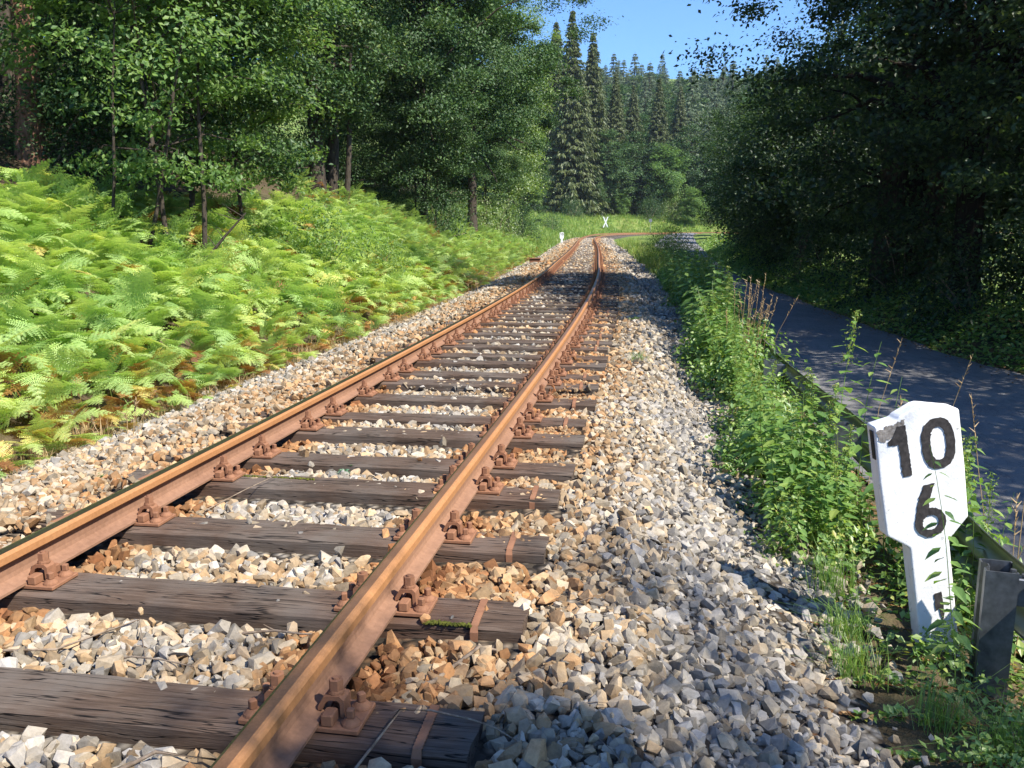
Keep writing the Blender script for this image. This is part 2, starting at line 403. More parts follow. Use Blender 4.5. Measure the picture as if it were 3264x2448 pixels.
def G(x, y):
    x = np.asarray(x, float); sh = x.shape; x = x.ravel(); y = np.asarray(y, float).ravel()
    u, k, al = nearest(x, y)
    zt = CZ[k]
    yy = CL[k, 1]
    # left
    dL = np.maximum(-u-2.5, 0)
    slope = np.interp(yy, [0, 35, 60, 90, 150], [.56, .50, .30, .30, .42])
    hL = slope*(np.minimum(dL, 7)-.35*(1-np.exp(-dL/.35)))
    flat = np.interp(yy, [0, 40, 80, 150], [.35, .35, .16, .10])
    hL = hL+flat*np.clip(dL-7, 0, 12)+.215*np.clip(dL-19, 0, None)
    hL = hL+.10*vnoise(x, y, .5, 3)*smooth(.5, 3, dL)+1.2*vnoise(x, y, .05, 4)*smooth(25, 70, dL)
    z = -.40+zt+hL
    # right
    zr = zroad(y); toe = np.minimum(zr+.31, -.33)
    dr = u
    zR = toe+(zr-.02-toe)*smooth(2.95, 3.65, dr)
    xr = np.interp(y, RY, RR)
    off = x-xr
    zR = np.where(off > .1, zr-.02+.10*smooth(.1, 1.0, off)-.12*np.clip(off-2.5, 0, 30)+.06*vnoise(x, y, 1.0, 6), zR)
    # where the road leaves the track on the right, gentle verge between
    z = np.where(u > 1.0, np.where(yy > 128, np.maximum(zR, -.3), zR), z)
    # ballast body
    au = np.abs(u)
    body = -.245*np.ones_like(u)
    body = np.where(u > 1.68, -.235-(u-1.68)*.50, body)
    body = np.where(u < -1.75, -.215-(-u-1.75)*.28, body)
    body = np.where((u < -.95) & (u >= -1.75), -.212, body)
    body = np.where((u > .95) & (u <= 1.68), -.225, body)
    body = body+zt
    inb = (u > -2.55) & (u < 2.75)
    z = np.where(inb, np.maximum(body, np.where(u > 2.0, z, -9)), z)
    return z.reshape(sh)
def pos(u, s_y):
    """point at lateral offset u from the track point whose own y is s_y"""
    k = np.searchsorted(CL[:, 1], s_y) if s_y < 120 else int(np.argmin(abs(CL[:, 1]-s_y)))
    k = min(k, len(CL)-1); p = CL[k]+CN[k]*u; return float(p[0]), float(p[1]), k

def grid_mesh(name, xs, ys, mats, zf, mif=None):
    X, Y = np.meshgrid(xs, ys); Z = zf(X, Y)
    V = np.stack([X, Y, Z], -1).reshape(-1, 3); nx = len(xs); ny = len(ys)
    i, j = np.meshgrid(np.arange(nx-1), np.arange(ny-1)); a = (j*nx+i).ravel()
    F = np.stack([a, a+1, a+nx+1, a+nx], 1)
    mi = None
    if mif is not None:
        c = V[F].mean(1); mi = mif(c[:, 0], c[:, 1])
    return mesh_np(name, V, F, mats, mi, smooth=True)
xs = np.concatenate([np.arange(-260, -30, 6), np.arange(-30, -9, .8), np.arange(-9, 9, .16), np.arange(9, 40, .7), np.arange(40, 320, 7)])
ys = np.concatenate([np.arange(-40, -4, 3), np.arange(-4, 24, .16), np.arange(24, 60, .5), np.arange(60, 180, 1.2), np.arange(180, 620, 9)])
def gmi(x, y):
    u, k, al = nearest(x, y); yy = CL[k, 1]
    return ((yy > 46) & ((u < -2.4) & (u > -26) | (u > 2.4)) | ((u > 2.6) & (y > 20)) | (y > 165)).astype(int)
tag(obj('ground', grid_mesh('ground', xs, ys, [M_ground, M_meadow], lambda x, y: G(x, y)-.03, gmi)), kind='structure')

# ballast bed sheet following the track, 4 mm and more above the ground
def rust_t(u, yy=0):
    d = np.abs(np.abs(u)-.76)
    t = .74*np.exp(-(d/.30)**2)+.20
    t = np.where(u < -.76, np.maximum(t, .56-.30*np.clip((-u-1.2)/1.0, 0, 1.1)), t)
    t = np.where(u > .95, np.maximum(t, .62-.42*np.clip((u-1.05)/.85, 0, 1.1)), t)
    t = np.where(np.abs(u) < .45, .33, t)
    return t
us = np.array([-2.62, -2.3, -1.9, -1.5, -1.1, -.8, -.4, 0, .4, .8, 1.1, 1.5, 1.7, 1.95, 2.2, 2.45, 2.7])
ks = [0]
while ks[-1] < len(CL)-3: ks.append(ks[-1]+2)
V = []; T = []
for k in ks:
    for q in us:
        p = CL[k]+CN[k]*q; V.append((p[0], p[1], 0)); T.append(q)
V = np.array(V); V[:, 2] = G(V[:, 0], V[:, 1])+.006-.06*(np.abs(np.array(T)) > 2.55)
n = len(us); i, j = np.meshgrid(np.arange(n-1), np.arange(len(ks)-1)); a = (j*n+i).ravel()
tag(obj('ballast_bed', mesh_np('ballast_bed', V, np.stack([a, a+1, a+n+1, a+n], 1), [M_bed], smooth=True, tint=rust_t(np.array(T)))), kind='structure')

# road
ry = np.concatenate([np.arange(-7, 30, .5), np.arange(30, 168, 2)])
V = []
for y in ry:
    l, r = np.interp(y, RY, RL), np.interp(y, RY, RR); z = float(zroad(y))+.03
    e1, e2 = .05*math.sin(y*2.1)+.03*math.sin(y*5.3), .05*math.sin(y*1.7+1)+.04*math.sin(y*4.9)
    for t in np.linspace(0, 1, 7):
        V.append((l+e1+(r+e2-l-e1)*t, y, z+.05*(1-(2*t-1)**2)))
n = 7; i, j = np.meshgrid(np.arange(n-1), np.arange(len(ry)-1)); a = (j*n+i).ravel()
tag(obj('road', mesh_np('road', V, np.stack([a, a+1, a+n+1, a+n], 1), [M_asph], smooth=True)), kind='structure')

# ------------------------------------------------------------------ rails
prof = [(-.0625,-.149),(-.0625,-.1385),(-.03,-.128),(-.012,-.117),(-.0075,-.10),(-.0075,-.06),(-.013,-.047),(-.036,-.041),(-.0355,-.012),(-.029,-.004),(-.02,-.001),
        (-.012,0),(.014,0),(.022,-.0015),(.029,-.005),(.0355,-.013),(.036,-.040),(.0345,-.042),(.013,-.047),(.0075,-.06),(.0075,-.10),(.012,-.117),(.03,-.128),(.0625,-.1385),(.0625,-.149)]
def rail_mesh(side):
    mi_prof = []
    for a, b in zip(prof[:-1], prof[1:]):
        m = (a[0]+b[0])/2; z = (a[1]+b[1])/2
        if z < -.045: q = 3
        elif z < -.012 : q = 0
        else:
            if side > 0: q = 2 if m < -.018 else (1 if m < .015 else 0)
            else: q = 2 if m < .0185 else 0
        mi_prof.append(q)
    kk = [k for k in range(0, len(CL), 2)]
    V = []; off = side*.7535
    for k in kk:
        c = CL[k]+CN[k]*off; z0 = CZ[k]-side*CANT[k]+CANT[k]
        for (px, pz) in prof: V.append((c[0]+CN[k][0]*px, c[1]+CN[k][1]*px, z0+pz))
    n = len(prof); i, j = np.meshgrid(np.arange(n-1), np.arange(len(kk)-1)); a = (j*n+i).ravel()
    F = np.stack([a, a+n, a+n+1, a+1], 1)
    mi = np.tile(mi_prof, len(kk)-1)
    return mesh_np('rail', V, F, [M_head, M_top, M_band, M_web], mi, smooth=False)
r1 = tag(obj('rail', rail_mesh(1)), 'rusty steel rail nearer the ballast slope, the right one of the two', 'rail', 'the two rails of the track')
r2 = tag(obj('rail', rail_mesh(-1)), 'rusty steel rail nearer the fern bank, the left one of the two', 'rail', 'the two rails of the track')

# ------------------------------------------------------------------ sleepers
def timber_mesh(seed, half=1.27, notch=None):
    r = random.Random(seed); nx = 40; W = .12; H = .15; b = .012
    ring = [(-W,-H),(-W,-b),(-W+b*.7,-b*.25),(-W*.55,0),(0,.001),(W*.55,0),(W-b*.7,-b*.25),(W,-b),(W,-H)]
    V = []; o1 = r.uniform(-.01,.01); h0 = half+r.uniform(-.03,.02)
    ph = [r.uniform(0, 6.28) for _ in range(6)]
    for i in range(nx+1):
        x = -h0+2*h0*i/nx
        for j, (py, pz) in enumerate(ring):
            e = .004*math.sin(x*7+ph[j % 6])+.003*math.sin(x*19+ph[(j+2) % 6])
            end = .006*r.uniform(-1, 1) if i in (0, nx) else 0
            yy = py*(1+e*3); zz = pz+e*.5 if pz > -.1 else pz
            if notch and pz > -.1:
                t = math.exp(-((x-notch[0])/notch[1])**4); 
                if j >= 5: zz -= notch[2]*t
            V.append((x+end, yy+o1, zz))
    n = len(ring); F4 = []
    for i in range(nx):
        for j in range(n-1): F4.append((i*n+j, (i+1)*n+j, (i+1)*n+j+1, i*n+j+1))
    caps = [tuple(range(n)), tuple(nx*n+q for q in range(n-1, -1, -1))]
    return mesh_np('timber', V, [np.array(F4), np.array(caps)], [M_wood], smooth=False)
def band_mesh(serr=True):
    W = .124; t = .004; zig = []
    n = 26; path = [(-W, -.08), (-W, -.016), (-W+.012, .0032), (W-.012, .0032), (W, -.016), (W, -.08)]
    P = [path[0], path[1], path[2]]+[(-W+.012+(2*W-.024)*i/n, .0032) for i in range(1, n)]+[path[3], path[4], path[5]]
    V = []; F = []
    for i, (y, z) in enumerate(P):
        wdt = .012+(.0028 if i % 2 else 0)
        V += [(-wdt, y, z), (wdt, y, z), (wdt, y*1.02, z+t if abs(y) < W-.005 else z), (-wdt, y*1.02, z+t if abs(y) < W-.005 else z)]
    for i in range(len(P)-1):
        a, b = i*4, i*4+4
        for q in range(4): F.append((a+q, a+(q+1) % 4, b+(q+1) % 4, b+q))
    return mesh_np('end_band', V, np.array(F), [M_iron])
def plate_parts():
    """base plate for a rail at x=0, plate top z=0 is the rail foot level"""
    p = MB(); p.box((0, 0, -.008), (.36, .16, .016), bev=.003)
    for sx in (-1, 1):
        for sy in (-1, 1):
            p.box((sx*.087, sy*.052, .018), (.036, .05, .036), bev=.004)
    c = MB()           # clamp, hex bolt: one side (+x)
    # bent clamp, an upside-down U across the rib
    w2 = .026
    prof2 = [(.042,.018),(.042,.030),(.058,.060),(.074,.066),(.108,.066),(.120,.055),(.122,.002),(.110,.002),(.108,.046),(.100,.053),(.080,.053),(.068,.047),(.055,.022)]
    V = [(x, -w2, z) for x, z in prof2]+[(x, w2, z) for x, z in prof2]; m = len(prof2)
    c.add(V, [(i, (i+1) % m, m+(i+1) % m, m+i) for i in range(m)]+[(0,1,2,12),(2,3,11,12),(3,4,10,11),(3,4,10,11)][:3]+[(4,5,9,10),(5,6,8,9),(6,7,8)]+[(m+12,m+2,m+1,m+0),(m+12,m+11,m+3,m+2),(m+11,m+10,m+4,m+3),(m+10,m+9,m+5,m+4),(m+9,m+8,m+6,m+5),(m+8,m+7,m+6)])
    c2 = MB()
    c2.cyl((.09, 0, .066), .0245, .0245, .005, 14); c2.cyl((.09, 0, .0715), .023, .021, .006, 14)
    c2.cyl((.09, 0, .078), .0215, .0215, .030, 6); c2.cyl((.09, 0, .108), .011, .010, .006, 10)
    s = MB()
    s.cyl((0, 0, 0), .029, .027, .006, 14); s.cyl((0, 0, .006), .026, .016, .012, 14); s.box((0, 0, .031), (.022, .022, .028), bev=.003)
    return p, c, c2, s
_p, _c, _c2, _s = plate_parts()
def proto_sleeper(me_t, detail, band=True):
    root = bpy.data.objects.new('railway_sleeper', None); COL.objects.link(root)
    obj('timber', me_t, root)
    for sx in (-1, 1):
        if detail == 2 and band:
            b = obj('end_band', ME['end_band'], root); b.location = (sx*1.11, 0, 0); b.rotation_euler = (0, 0, rad(2*sx))
        if detail == 2:
            pl = obj('baseplate', ME['baseplate'], root); pl.location = (sx*.7535, 0, .020)
            for q in (-1, 1):
                cl = obj('rail_clamp', ME['rail_clamp'], pl); cl.rotation_euler = (0, 0, 0 if q > 0 else PI)
                cl = obj('hex_bolt', ME['hex_bolt'], pl); cl.rotation_euler = (0, 0, 0 if q > 0 else PI)
                for v in (-1, 1):
                    sc = obj('sleeper_screw', ME['sleeper_screw'], pl); sc.location = (q*.148, v*.045, .001); sc.rotation_euler = (0, 0, rnd.uniform(0, 1.5))
        else:
            pl = obj('baseplate', ME['plate_low'], root); pl.location = (sx*.7535, 0, .020)
    return root
ME = {}
def _mk(mb, name, mt, smooth=False):
    o = mb.build(name, mt, None, smooth); me = o.data; bpy.data.objects.remove(o); ME[name] = me
_mk(_p, 'baseplate', M_iron); _mk(_c, 'rail_clamp', M_iron); _mk(_c2, 'hex_bolt', M_iron); _mk(_s, 'sleeper_screw', M_iron)
ME['end_band'] = band_mesh()
low = MB(); low.box((0, 0, -.008), (.36, .16, .016))
for q in (-1, 1):
    low.box((q*.088, 0, .03), (.05, .055, .06)); low.cyl((q*.09, 0, .06), .022, .022, .045, 6)
    for v in (-1, 1): low.cyl((q*.148, v*.045, 0), .026, .012, .035, 6)
_mk(low, 'plate_low', M_iron)
timbers = [timber_mesh(s) for s in range(6)]
timber0 = timber_mesh(77, notch=(-.95, .30, .035))
far_t = [timbers[0], timbers[3]]
sy = [1.76, 2.44, 3.17, 3.86, 4.54, 5.17, 5.83]
while sy[-1] < 78: sy.append(sy[-1]+.64)
ordn = ['nearest', 'second', 'third', 'fourth', 'fifth', 'sixth', 'seventh', 'eighth', 'ninth', 'tenth', 'eleventh', 'twelfth']
SLEEP = []
protos = {}
for i, y in enumerate(sy):
    if i == 0: continue           # under the frame's lower edge
    key = (i if i < 6 else i % 6, 2 if y < 16 else 1)
    me_t = timber0 if i == 1 else timbers[key[0] % 6]
    if key not in protos or i == 1:
        o = proto_sleeper(me_t, key[1], i in (1, 2, 3, 4, 12)); protos[key] = o
    else:
        o = copy_tree(protos[key])
    o.name = 'railway_sleeper'
    p = pos(0, y); k = p[2]; j1, j2 = rnd.uniform(-1, 1), rnd.uniform(-1, 1)
    ang = math.atan2(CN[k][1], CN[k][0])
    du = rnd.uniform(-.03, .03)
    o.location = (p[0], p[1], CZ[k]-.169); o.rotation_euler = (0, 0, ang+rad(j1*.5))
    SLEEP.append((y, ang))
    if i <= 10:
        ex = {1: 'split and sunken at its left end', 2: 'smooth and dark with small black stains', 3: 'with black tar streaks and pale pebbles on top', 4: 'with a moss line and a pebble on it'}.get(i, 'weathered brown wood')
        tag(o, f'{ordn[i-1]} sleeper up from the photo bottom, {ex}', 'railway sleeper', 'wooden sleepers under the rails')
    else:
        tag(o, 'weathered wooden sleeper under the rails, farther off than the ten nearest', 'railway sleeper', 'wooden sleepers under the rails')

# ------------------------------------------------------------------ crushed stone
def hull_proto(r):
    n = r.randint(13, 19); bm = bmesh.new()
    sx, sy_, sz = 1.15, r.uniform(.7, 1.05), r.uniform(.5, .85)
    for _ in range(n):
        v = Vector((r.gauss(0, 1), r.gauss(0, 1), r.gauss(0, 1))).normalized()*r.uniform(.8, 1.15)
        v = Vector([max(-.72, min(.72, q)) for q in v])
        bm.verts.new((v.x*sx, v.y*sy_, v.z*sz))
    g = bmesh.ops.convex_hull(bm, input=bm.verts)
    for v in [v for v in bm.verts if not v.link_faces]: bm.verts.remove(v)
    bmesh.ops.triangulate(bm, faces=bm.faces); bm.verts.index_update()
    V = np.array([v.co[:] for v in bm.verts]); F = np.array([[v.index for v in f.verts] for f in bm.faces]); bm.free(); return V, F
protoS = [hull_proto(random.Random(900+i)) for i in range(30)]
def rotmats(n, r, flat=None):
    q = r.normal(size=(n, 4))
    if flat is not None:      # mostly about z, little tilt
        a = r.uniform(0, 2*PI, n); t = r.normal(0, flat, (n, 2))
        q = np.stack([np.cos(a/2), t[:, 0], t[:, 1], np.sin(a/2)], 1)
    q /= np.linalg.norm(q, axis=1)[:, None]; w_, x, y, z = q.T
    return np.stack([np.stack([1-2*(y*y+z*z), 2*(x*y-z*w_), 2*(x*z+y*w_)], -1), np.stack([2*(x*y+z*w_), 1-2*(x*x+z*z), 2*(y*z-x*w_)], -1), np.stack([2*(x*z-y*w_), 2*(y*z+x*w_), 1-2*(x*x+y*y)], -1)], 1)
def scatter(P, S, T, r, flat=None, protos_=protoS):
    Vs = []; Fs = []; Ts = []; base = 0
    which = r.integers(0, len(protos_), len(P)); Rm = rotmats(len(P), r, flat)
    for w_ in range(len(protos_)):
        idx = np.where(which == w_)[0]
        if not len(idx): continue
        V, F = protos_[w_]
        A = np.einsum('nij,kj->nki', Rm[idx], V)*S[idx, None, None]+P[idx, None]
        Vs.append(A.reshape(-1, 3)); Fs.append((F[None]+(np.arange(len(idx))*len(V))[:, None, None]+base).reshape(-1, 3)); Ts.append(np.repeat(T[idx], len(V)))
        base += len(idx)*len(V)
    return np.vstack(Vs), np.vstack(Fs), np.concatenate(Ts)
SLY = np.array([s[0] for s in SLEEP])
def make_ballast():
    Ps, Ss, Ts = [], [], []
    r = R
    for (y0, y1, sp, s0, s1, layers) in [(1.7, 5.0, .038, .016, .036, 2), (5.0, 9, .041, .017, .036, 2), (9, 16, .055, .024, .044, 1), (16, 30, .078, .032, .052, 1), (30, 56, .13, .045, .075, 1), (56, 108, .22, .07, .11, 1)]:
        for L in range(layers):
            us_ = np.arange(-2.75, 2.85, sp); yy = np.arange(y0, y1, sp)
            U, Y = np.meshgrid(us_, yy); U = U.ravel()+r.uniform(-.5, .5, U.size)*sp*1.1; Y = Y.ravel()+r.uniform(-.5, .5, Y.size)*sp*1.1
            k = np.clip(np.searchsorted(CL[:, 1], Y), 0, len(CL)-1)
            # ragged edges
            keep = (U < 2.55+.12*np.sin(Y*3.1)+r.normal(0, .12, U.size)) & (U > -2.5-.06*np.sin(Y*4)+r.normal(0, .05, U.size)*-1)
            # clear of the sleeper tops and the rail
            dy = np.abs(Y[:, None]-SLY[None]).min(1)
            on = (dy < .122) & (np.abs(U) < 1.29)
            cover = (U < -1.06+.1*np.sin(Y*9)) & (r.random(U.size) < .28)
            edge = on & (dy > .108) & (r.random(U.size) < .015)
            keep &= (~on) | cover | edge
            keep &= ~((np.abs(np.abs(U)-.7535) < .058))
            U, Y, k, on = U[keep], Y[keep], k[keep], (on & keep)[keep]
            P2 = CL[k]+CN[k]*U[:, None]
            al = Y-CL[k, 1]
            P2 = P2+_T[k]*al[:, None]
            S = np.exp(r.normal(math.log((s0+s1)/2), .36, len(U))); S = np.clip(S, s0*.55, s1*1.45)
            g = G(P2[:, 0], P2[:, 1])
            Z = g+S*.30+(.022 if L else .0)*r.random(len(U))-.004
            Z = np.where(on, np.maximum(Z, CZ[k]-.169+S*.35), Z)
            crib = (np.abs(U) < 1.2) & ~on
            Z = np.where(crib, np.clip(Z+.026, None, CZ[k]-.184-S*.25), Z)
            Z = Z+.02*vnoise(P2[:, 0], P2[:, 1], 3, 8)*(np.abs(U) > 1.35)
            Ps.append(np.stack([P2[:, 0], P2[:, 1], Z], 1)); Ss.append(S)
            T = rust_t(U)+.10*vnoise(P2[:, 0], P2[:, 1], 2.3, 9); T = np.clip(T, .02, .98); Ts.append(T)
    P, S, T = np.vstack(Ps), np.concatenate(Ss), np.concatenate(Ts)
    # dirt and lichen tone on the near left, greyer on the right shoulder
    V, F, t = scatter(P, S, T, r, .42)
    o = obj('ballast_stones', mesh_np('ballast_stones', V, F, [M_stone], tint=t))
    tag(o, 'crushed stone ballast, grey to rust stained, between and beside the rails', 'gravel', kind='stuff')
    print('ballast', len(P), len(F))
make_ballast()

# single pebbles lying on sleepers
def lone_stone(name, x, y, z, s, t, label, cat='pebble', mat_=None):
    V, F, tt = scatter(np.array([[0., 0, 0]]), np.array([s]), np.array([t]), np.random.default_rng(int(abs(x*977+y*131))), .1)
    o = obj(name, mesh_np(name, V, F, [mat_ or M_stone], tint=tt)); o.location = (x, y, z); return tag(o, label, cat)
def on_sleeper(i, u, v=0, dz=0):
    y, ang = SLEEP[i]; p = pos(0, y); n_ = CN[p[2]]; t_ = _T[p[2]]
    return p[0]+n_[0]*u+t_[0]*v, p[1]+n_[1]*u+t_[1]*v, -.169+dz
for (i, u, v, s, t, lab) in [(2, -.18, .05, .020, .35, 'tan pebble on the back edge of the third sleeper'), (2, .12, -.05, .014, .1, 'small pale chip on the front edge of the third sleeper'),
                             (1, .33, -.02, .010, .02, 'tiny white chip on the second sleeper, left of the right rail'), (3, -.42, .04, .020, .45, 'flat tan stone lying on the moss line of the fourth sleeper'),
                             (1, .93, -.10, .024, .7, 'orange stone at the front edge of the second sleeper, beside the right rail'), (1, 1.02, -.06, .010, .05, 'white speck of stone outside the right rail on the second sleeper'),
                             (4, .33, .03, .022, .62, 'orange stone on the fifth sleeper between the rails')]:
    x, y, z = on_sleeper(i, u, v, s*.45); lone_stone('pebble', x, y, z, s, t, lab)
x, y, _ = pos(.02, 4.87); lone_stone('pebble', x, y, -.18, .042, .30, 'large pale rounded stone in the crib between the fifth and sixth sleepers', 'stone')

# moss on sleepers
def moss(i, u0, u1, v, w_=.012):
    x0, y0, z0 = on_sleeper(i, u0, v); x1, y1, _ = on_sleeper(i, u1, v); n = 160
    t = R.random(n); P = np.stack([x0+(x1-x0)*t, y0+(y1-y0)*t+R.normal(0, w_*.4, n), np.full(n, z0+.003)], 1)
    V, F, tt = scatter(P, R.uniform(.004, .010, n), np.zeros(n), R); return V, F
V, F = moss(3, -.60, -.15, .05); tag(obj('moss', mesh_np('moss', V, F, [M_mossg])), 'thin line of green moss in the crack of the fourth sleeper', 'moss', kind='stuff')
V, F = moss(1, .92, 1.10, -.11); tag(obj('moss', mesh_np('moss', V, F, [M_mossg])), 'dark moss on the front edge of the second sleeper outside the right rail', 'moss', kind='stuff')

# twigs
def twig(P, r0, label, branches=()):
    m = MB(); P = [Vector(p) for p in P]
    m.tube(P, np.linspace(r0, r0*.45, len(P)), 6)
    for b in branches: m.tube(b, np.linspace(r0*.6, r0*.2, len(b)), 5)
    return tag(m.build('twig', M_twig, None, True), label, 'twig')
a = on_sleeper(0, 1.0, .0, .055); 
def uv(u, y, z):
    p = pos(u, y); return (p[0], p[1], z)
twig([uv(.98, 2.22, -.155), uv(1.03, 2.36, -.125), uv(1.12, 2.42, -.118), uv(1.24, 2.40, -.135), uv(1.31, 2.31, -.155), uv(1.37, 2.25, -.19)], .0042, 'pale bent twig lying across the right end of the nearest sleeper', [[uv(1.22, 2.40, -.13), uv(1.30, 2.47, -.15), uv(1.33, 2.52, -.17)], [uv(1.03, 2.36, -.125), uv(1.0, 2.40, -.14)]])
twig([uv(.98, 2.66, -.20), uv(1.06, 2.74, -.175), uv(1.16, 2.84, -.172), uv(1.22, 2.88, -.18)], .010, 'thick stub of broken wood on the ballast, right of the right rail')
twig([uv(.30, 2.93, -.19), uv(.42, 2.93, -.17), uv(.52, 2.97, -.175), uv(.62, 2.99, -.17)], .006, 'grey twig against the front of the second sleeper', [[uv(.42, 2.93, -.17), uv(.38, 2.99, -.15)]])
twig([uv(-.05, 2.55, -.195), uv(.03, 2.62, -.172), uv(.14, 2.66, -.175), uv(.25, 2.62, -.19)], .0045, 'thin twig on the stones behind the nearest sleeper')
twig([uv(-.45, 2.70, -.19), uv(-.25, 2.72, -.17), uv(-.1, 2.76, -.168), uv(.08, 2.74, -.19)], .005, 'long pale twig lying on the stones between the first two sleepers')
twig([uv(.24, 1.98, -.19), uv(.42, 2.06, -.16), uv(.60, 2.17, -.165)], .008, 'broken stick of wood in front of the nearest sleeper')
twig([uv(-.52, 4.22, -.19), uv(-.42, 4.35, -.15), uv(-.34, 4.5, -.13)], .0035, 'thin twig leaning on the baseplate of the fourth sleeper')
def litter():
    n = 420; P = []; 
    m = MB()
    for _ in range(n):
        u = rnd.uniform(-2.3, 2.5); y = 1.8+rnd.random()**1.5*5; x_, y_, k = pos(u, y)
        if (min(abs(y-s) for s in SLY) < .16 and abs(u) < 1.3) or abs(abs(u)-.7535) < .08: continue
        z = float(G(x_, y_))+.028; a = rnd.uniform(0, PI); l = rnd.uniform(.02, .07)
        d = Vector((math.cos(a), math.sin(a), rnd.uniform(-.2, .2)))*l; c = Vector((x_, y_, z))
        m.tube([c-d, c+Vector((0, 0, l*.1)), c+d], [.0016, .0014, .0007], 4)
    o = m.build('dry_stems', M_twig, None, True); tag(o, 'scattered dry stems and twig bits over the near ballast', 'dry stems', kind='stuff')
litter()

# ------------------------------------------------------------------ hectometre stone
def mapxy(outl, y):  return [(x, y, z) for x, z in outl]
def slab(outl, th, bev, name, mt, parent):
    bm = bmesh.new(); vs = [bm.verts.new((x, 0, z)) for x, z in outl]; f = bm.faces.new(vs)
    g = bmesh.ops.extrude_face_region(bm, geom=[f]); bmesh.ops.translate(bm, vec=(0, th, 0), verts=[v for v in g['geom'] if isinstance(v, bmesh.types.BMVert)])
    bmesh.ops.recalc_face_normals(bm, faces=bm.faces)
    bmesh.ops.bevel(bm, geom=[e for e in bm.edges], offset=bev, segments=3, profile=.6, affect='EDGES')
    me = bpy.data.meshes.new(name); bm.to_mesh(me); bm.free(); me.materials.append(mt)
    return obj(name, me, parent)
def flat_char(name, rings, parent, y=-.0035, mt=None, rough=.0012, seed=1):
    """rings: outer and inner outlines, as a thin painted relief"""
    r = random.Random(seed); V = []; F = []
    def jig(p): return (p[0]+r.gauss(0, rough), p[1]+r.gauss(0, rough))
    if len(rings) == 2:
        A = [jig(p) for p in rings[0]]; B = [jig(p) for p in rings[1]]; n = len(A)
        V = [(x, y, z) for x, z in A]+[(x, y, z) for x, z in B]+[(x, .004, z) for x, z in A]+[(x, .004, z) for x, z in B]
        for i in range(n):
            j = (i+1) % n; F += [(i, j, n+j, n+i), (2*n+i, 2*n+j, j, i), (n+i, n+j, 3*n+j, 3*n+i)]
        F = np.array(F); me = mesh_np(name, V, F, [mt or M_black])
    else:
        A = []
        P = rings[0]
        for i, p in enumerate(P):
            q = P[(i+1) % len(P)]; L = math.hypot(q[0]-p[0], q[1]-p[1]); k = max(1, int(L/.008))
            for s in range(k): A.append(jig((p[0]+(q[0]-p[0])*s/k, p[1]+(q[1]-p[1])*s/k)))
        n = len(A); V = [(x, y, z) for x, z in A]+[(x, .004, z) for x, z in A]
        side = np.array([(n+i, n+(i+1) % n, (i+1) % n, i) for i in range(n)])
        me = mesh_np(name, V, [side, np.array([list(range(n))])], [mt or M_black])
    return obj(name, me, parent)
def oval(cx, cz, rx, rz, n=56, sq=2.6):
    out = []
    for i in range(n):
        t = 2*PI*i/n; c, s = math.cos(t), math.sin(t)
        out.append((cx+rx*abs(c)**(2/sq)*(1 if c > 0 else -1), cz+rz*abs(s)**(2/sq)*(1 if s > 0 else -1)))
    return out
head_out = [(-.088,-.25),(.088,-.25),(.088,.475),(.112,.498),(.182,.565),(.186,.80),(.184,1.055),(.17,1.066),(.03,1.108),(.005,1.106),(-.075,1.075),(-.09,1.062),(-.185,1.050),(-.188,.80),(-.183,.548),(-.112,.492),(-.088,.470)]
st = thing('kilometre_stone', (1.925, 3.72, -.60), 0, 'white painted stone marker with black 10 and 6, leaning left beside the ballast', 'kilometre stone')
st.rotation_euler = Matrix.Rotation(rad(-12.5), 4, 'Z').to_euler()
st.rotation_euler = (Matrix.Rotation(rad(2), 3, 'Z') @ Matrix.Rotation(rad(-11), 3, 'Y') @ Matrix.Rotation(rad(1.5), 3, 'X')).to_euler()
sb = slab(head_out, .085, .010, 'stone_body', M_paint, st)
flat_char('digit', [[(-.092,1.035),(-.055,1.035),(-.047,.805),(-.087,.805),(-.091,.955),(-.112,.952),(-.136,.958),(-.136,.972),(-.115,.99)]], st, seed=1)
flat_char('digit', [oval(.079,.926,.071,.113), oval(.079,.926,.033,.074)], st, seed=2)
d6 = flat_char('digit', [[(-.002,.748),(.046,.752),(.020,.690),(.008,.628),(-.052,.60),(-.046,.635),(-.030,.690)]], st, seed=3)
ring = flat_char('digit_loop', [oval(.012,.575,.068,.068, sq=2), oval(.012,.575,.036,.034, sq=2)], d6, y=-.0045, seed=4)
flat_char('lichen_patch', [[(-.178,1.030),(-.178,.99),(-.15,.975),(-.13,.985),(-.11,.998),(-.095,1.0),(-.07,1.0),(-.056,1.012),(-.058,1.060),(-.10,1.048)]], st, y=-.0022, mt=M_moss, rough=.004, seed=5)
flat_char('black_mark', [[(-.006,.235),(.03,.238),(.032,.12),(.022,.10),(.010,.16),(-.004,.15)]], st, seed=6)

m = MB(); m.box((-.1895, .03, .965), (.003, .03, .13)); m.build('black_streak', M_black, st)
# far stone on the left of the track
st2 = thing('kilometre_stone', (4.55, 82, float(G(4.55, 82))-.05), 0, 'small white marker stone far off, left of the track before the bend', 'kilometre stone')
b2 = slab(head_out, .125, .010, 'stone_body', M_paint, st2)
flat_char('digit', [[(-.092,1.035),(-.055,1.035),(-.047,.805),(-.087,.805),(-.091,.955),(-.136,.958),(-.136,.972)]], st2, seed=1)
flat_char('digit', [oval(.079,.926,.071,.113), oval(.079,.926,.033,.074)], st2, seed=2)

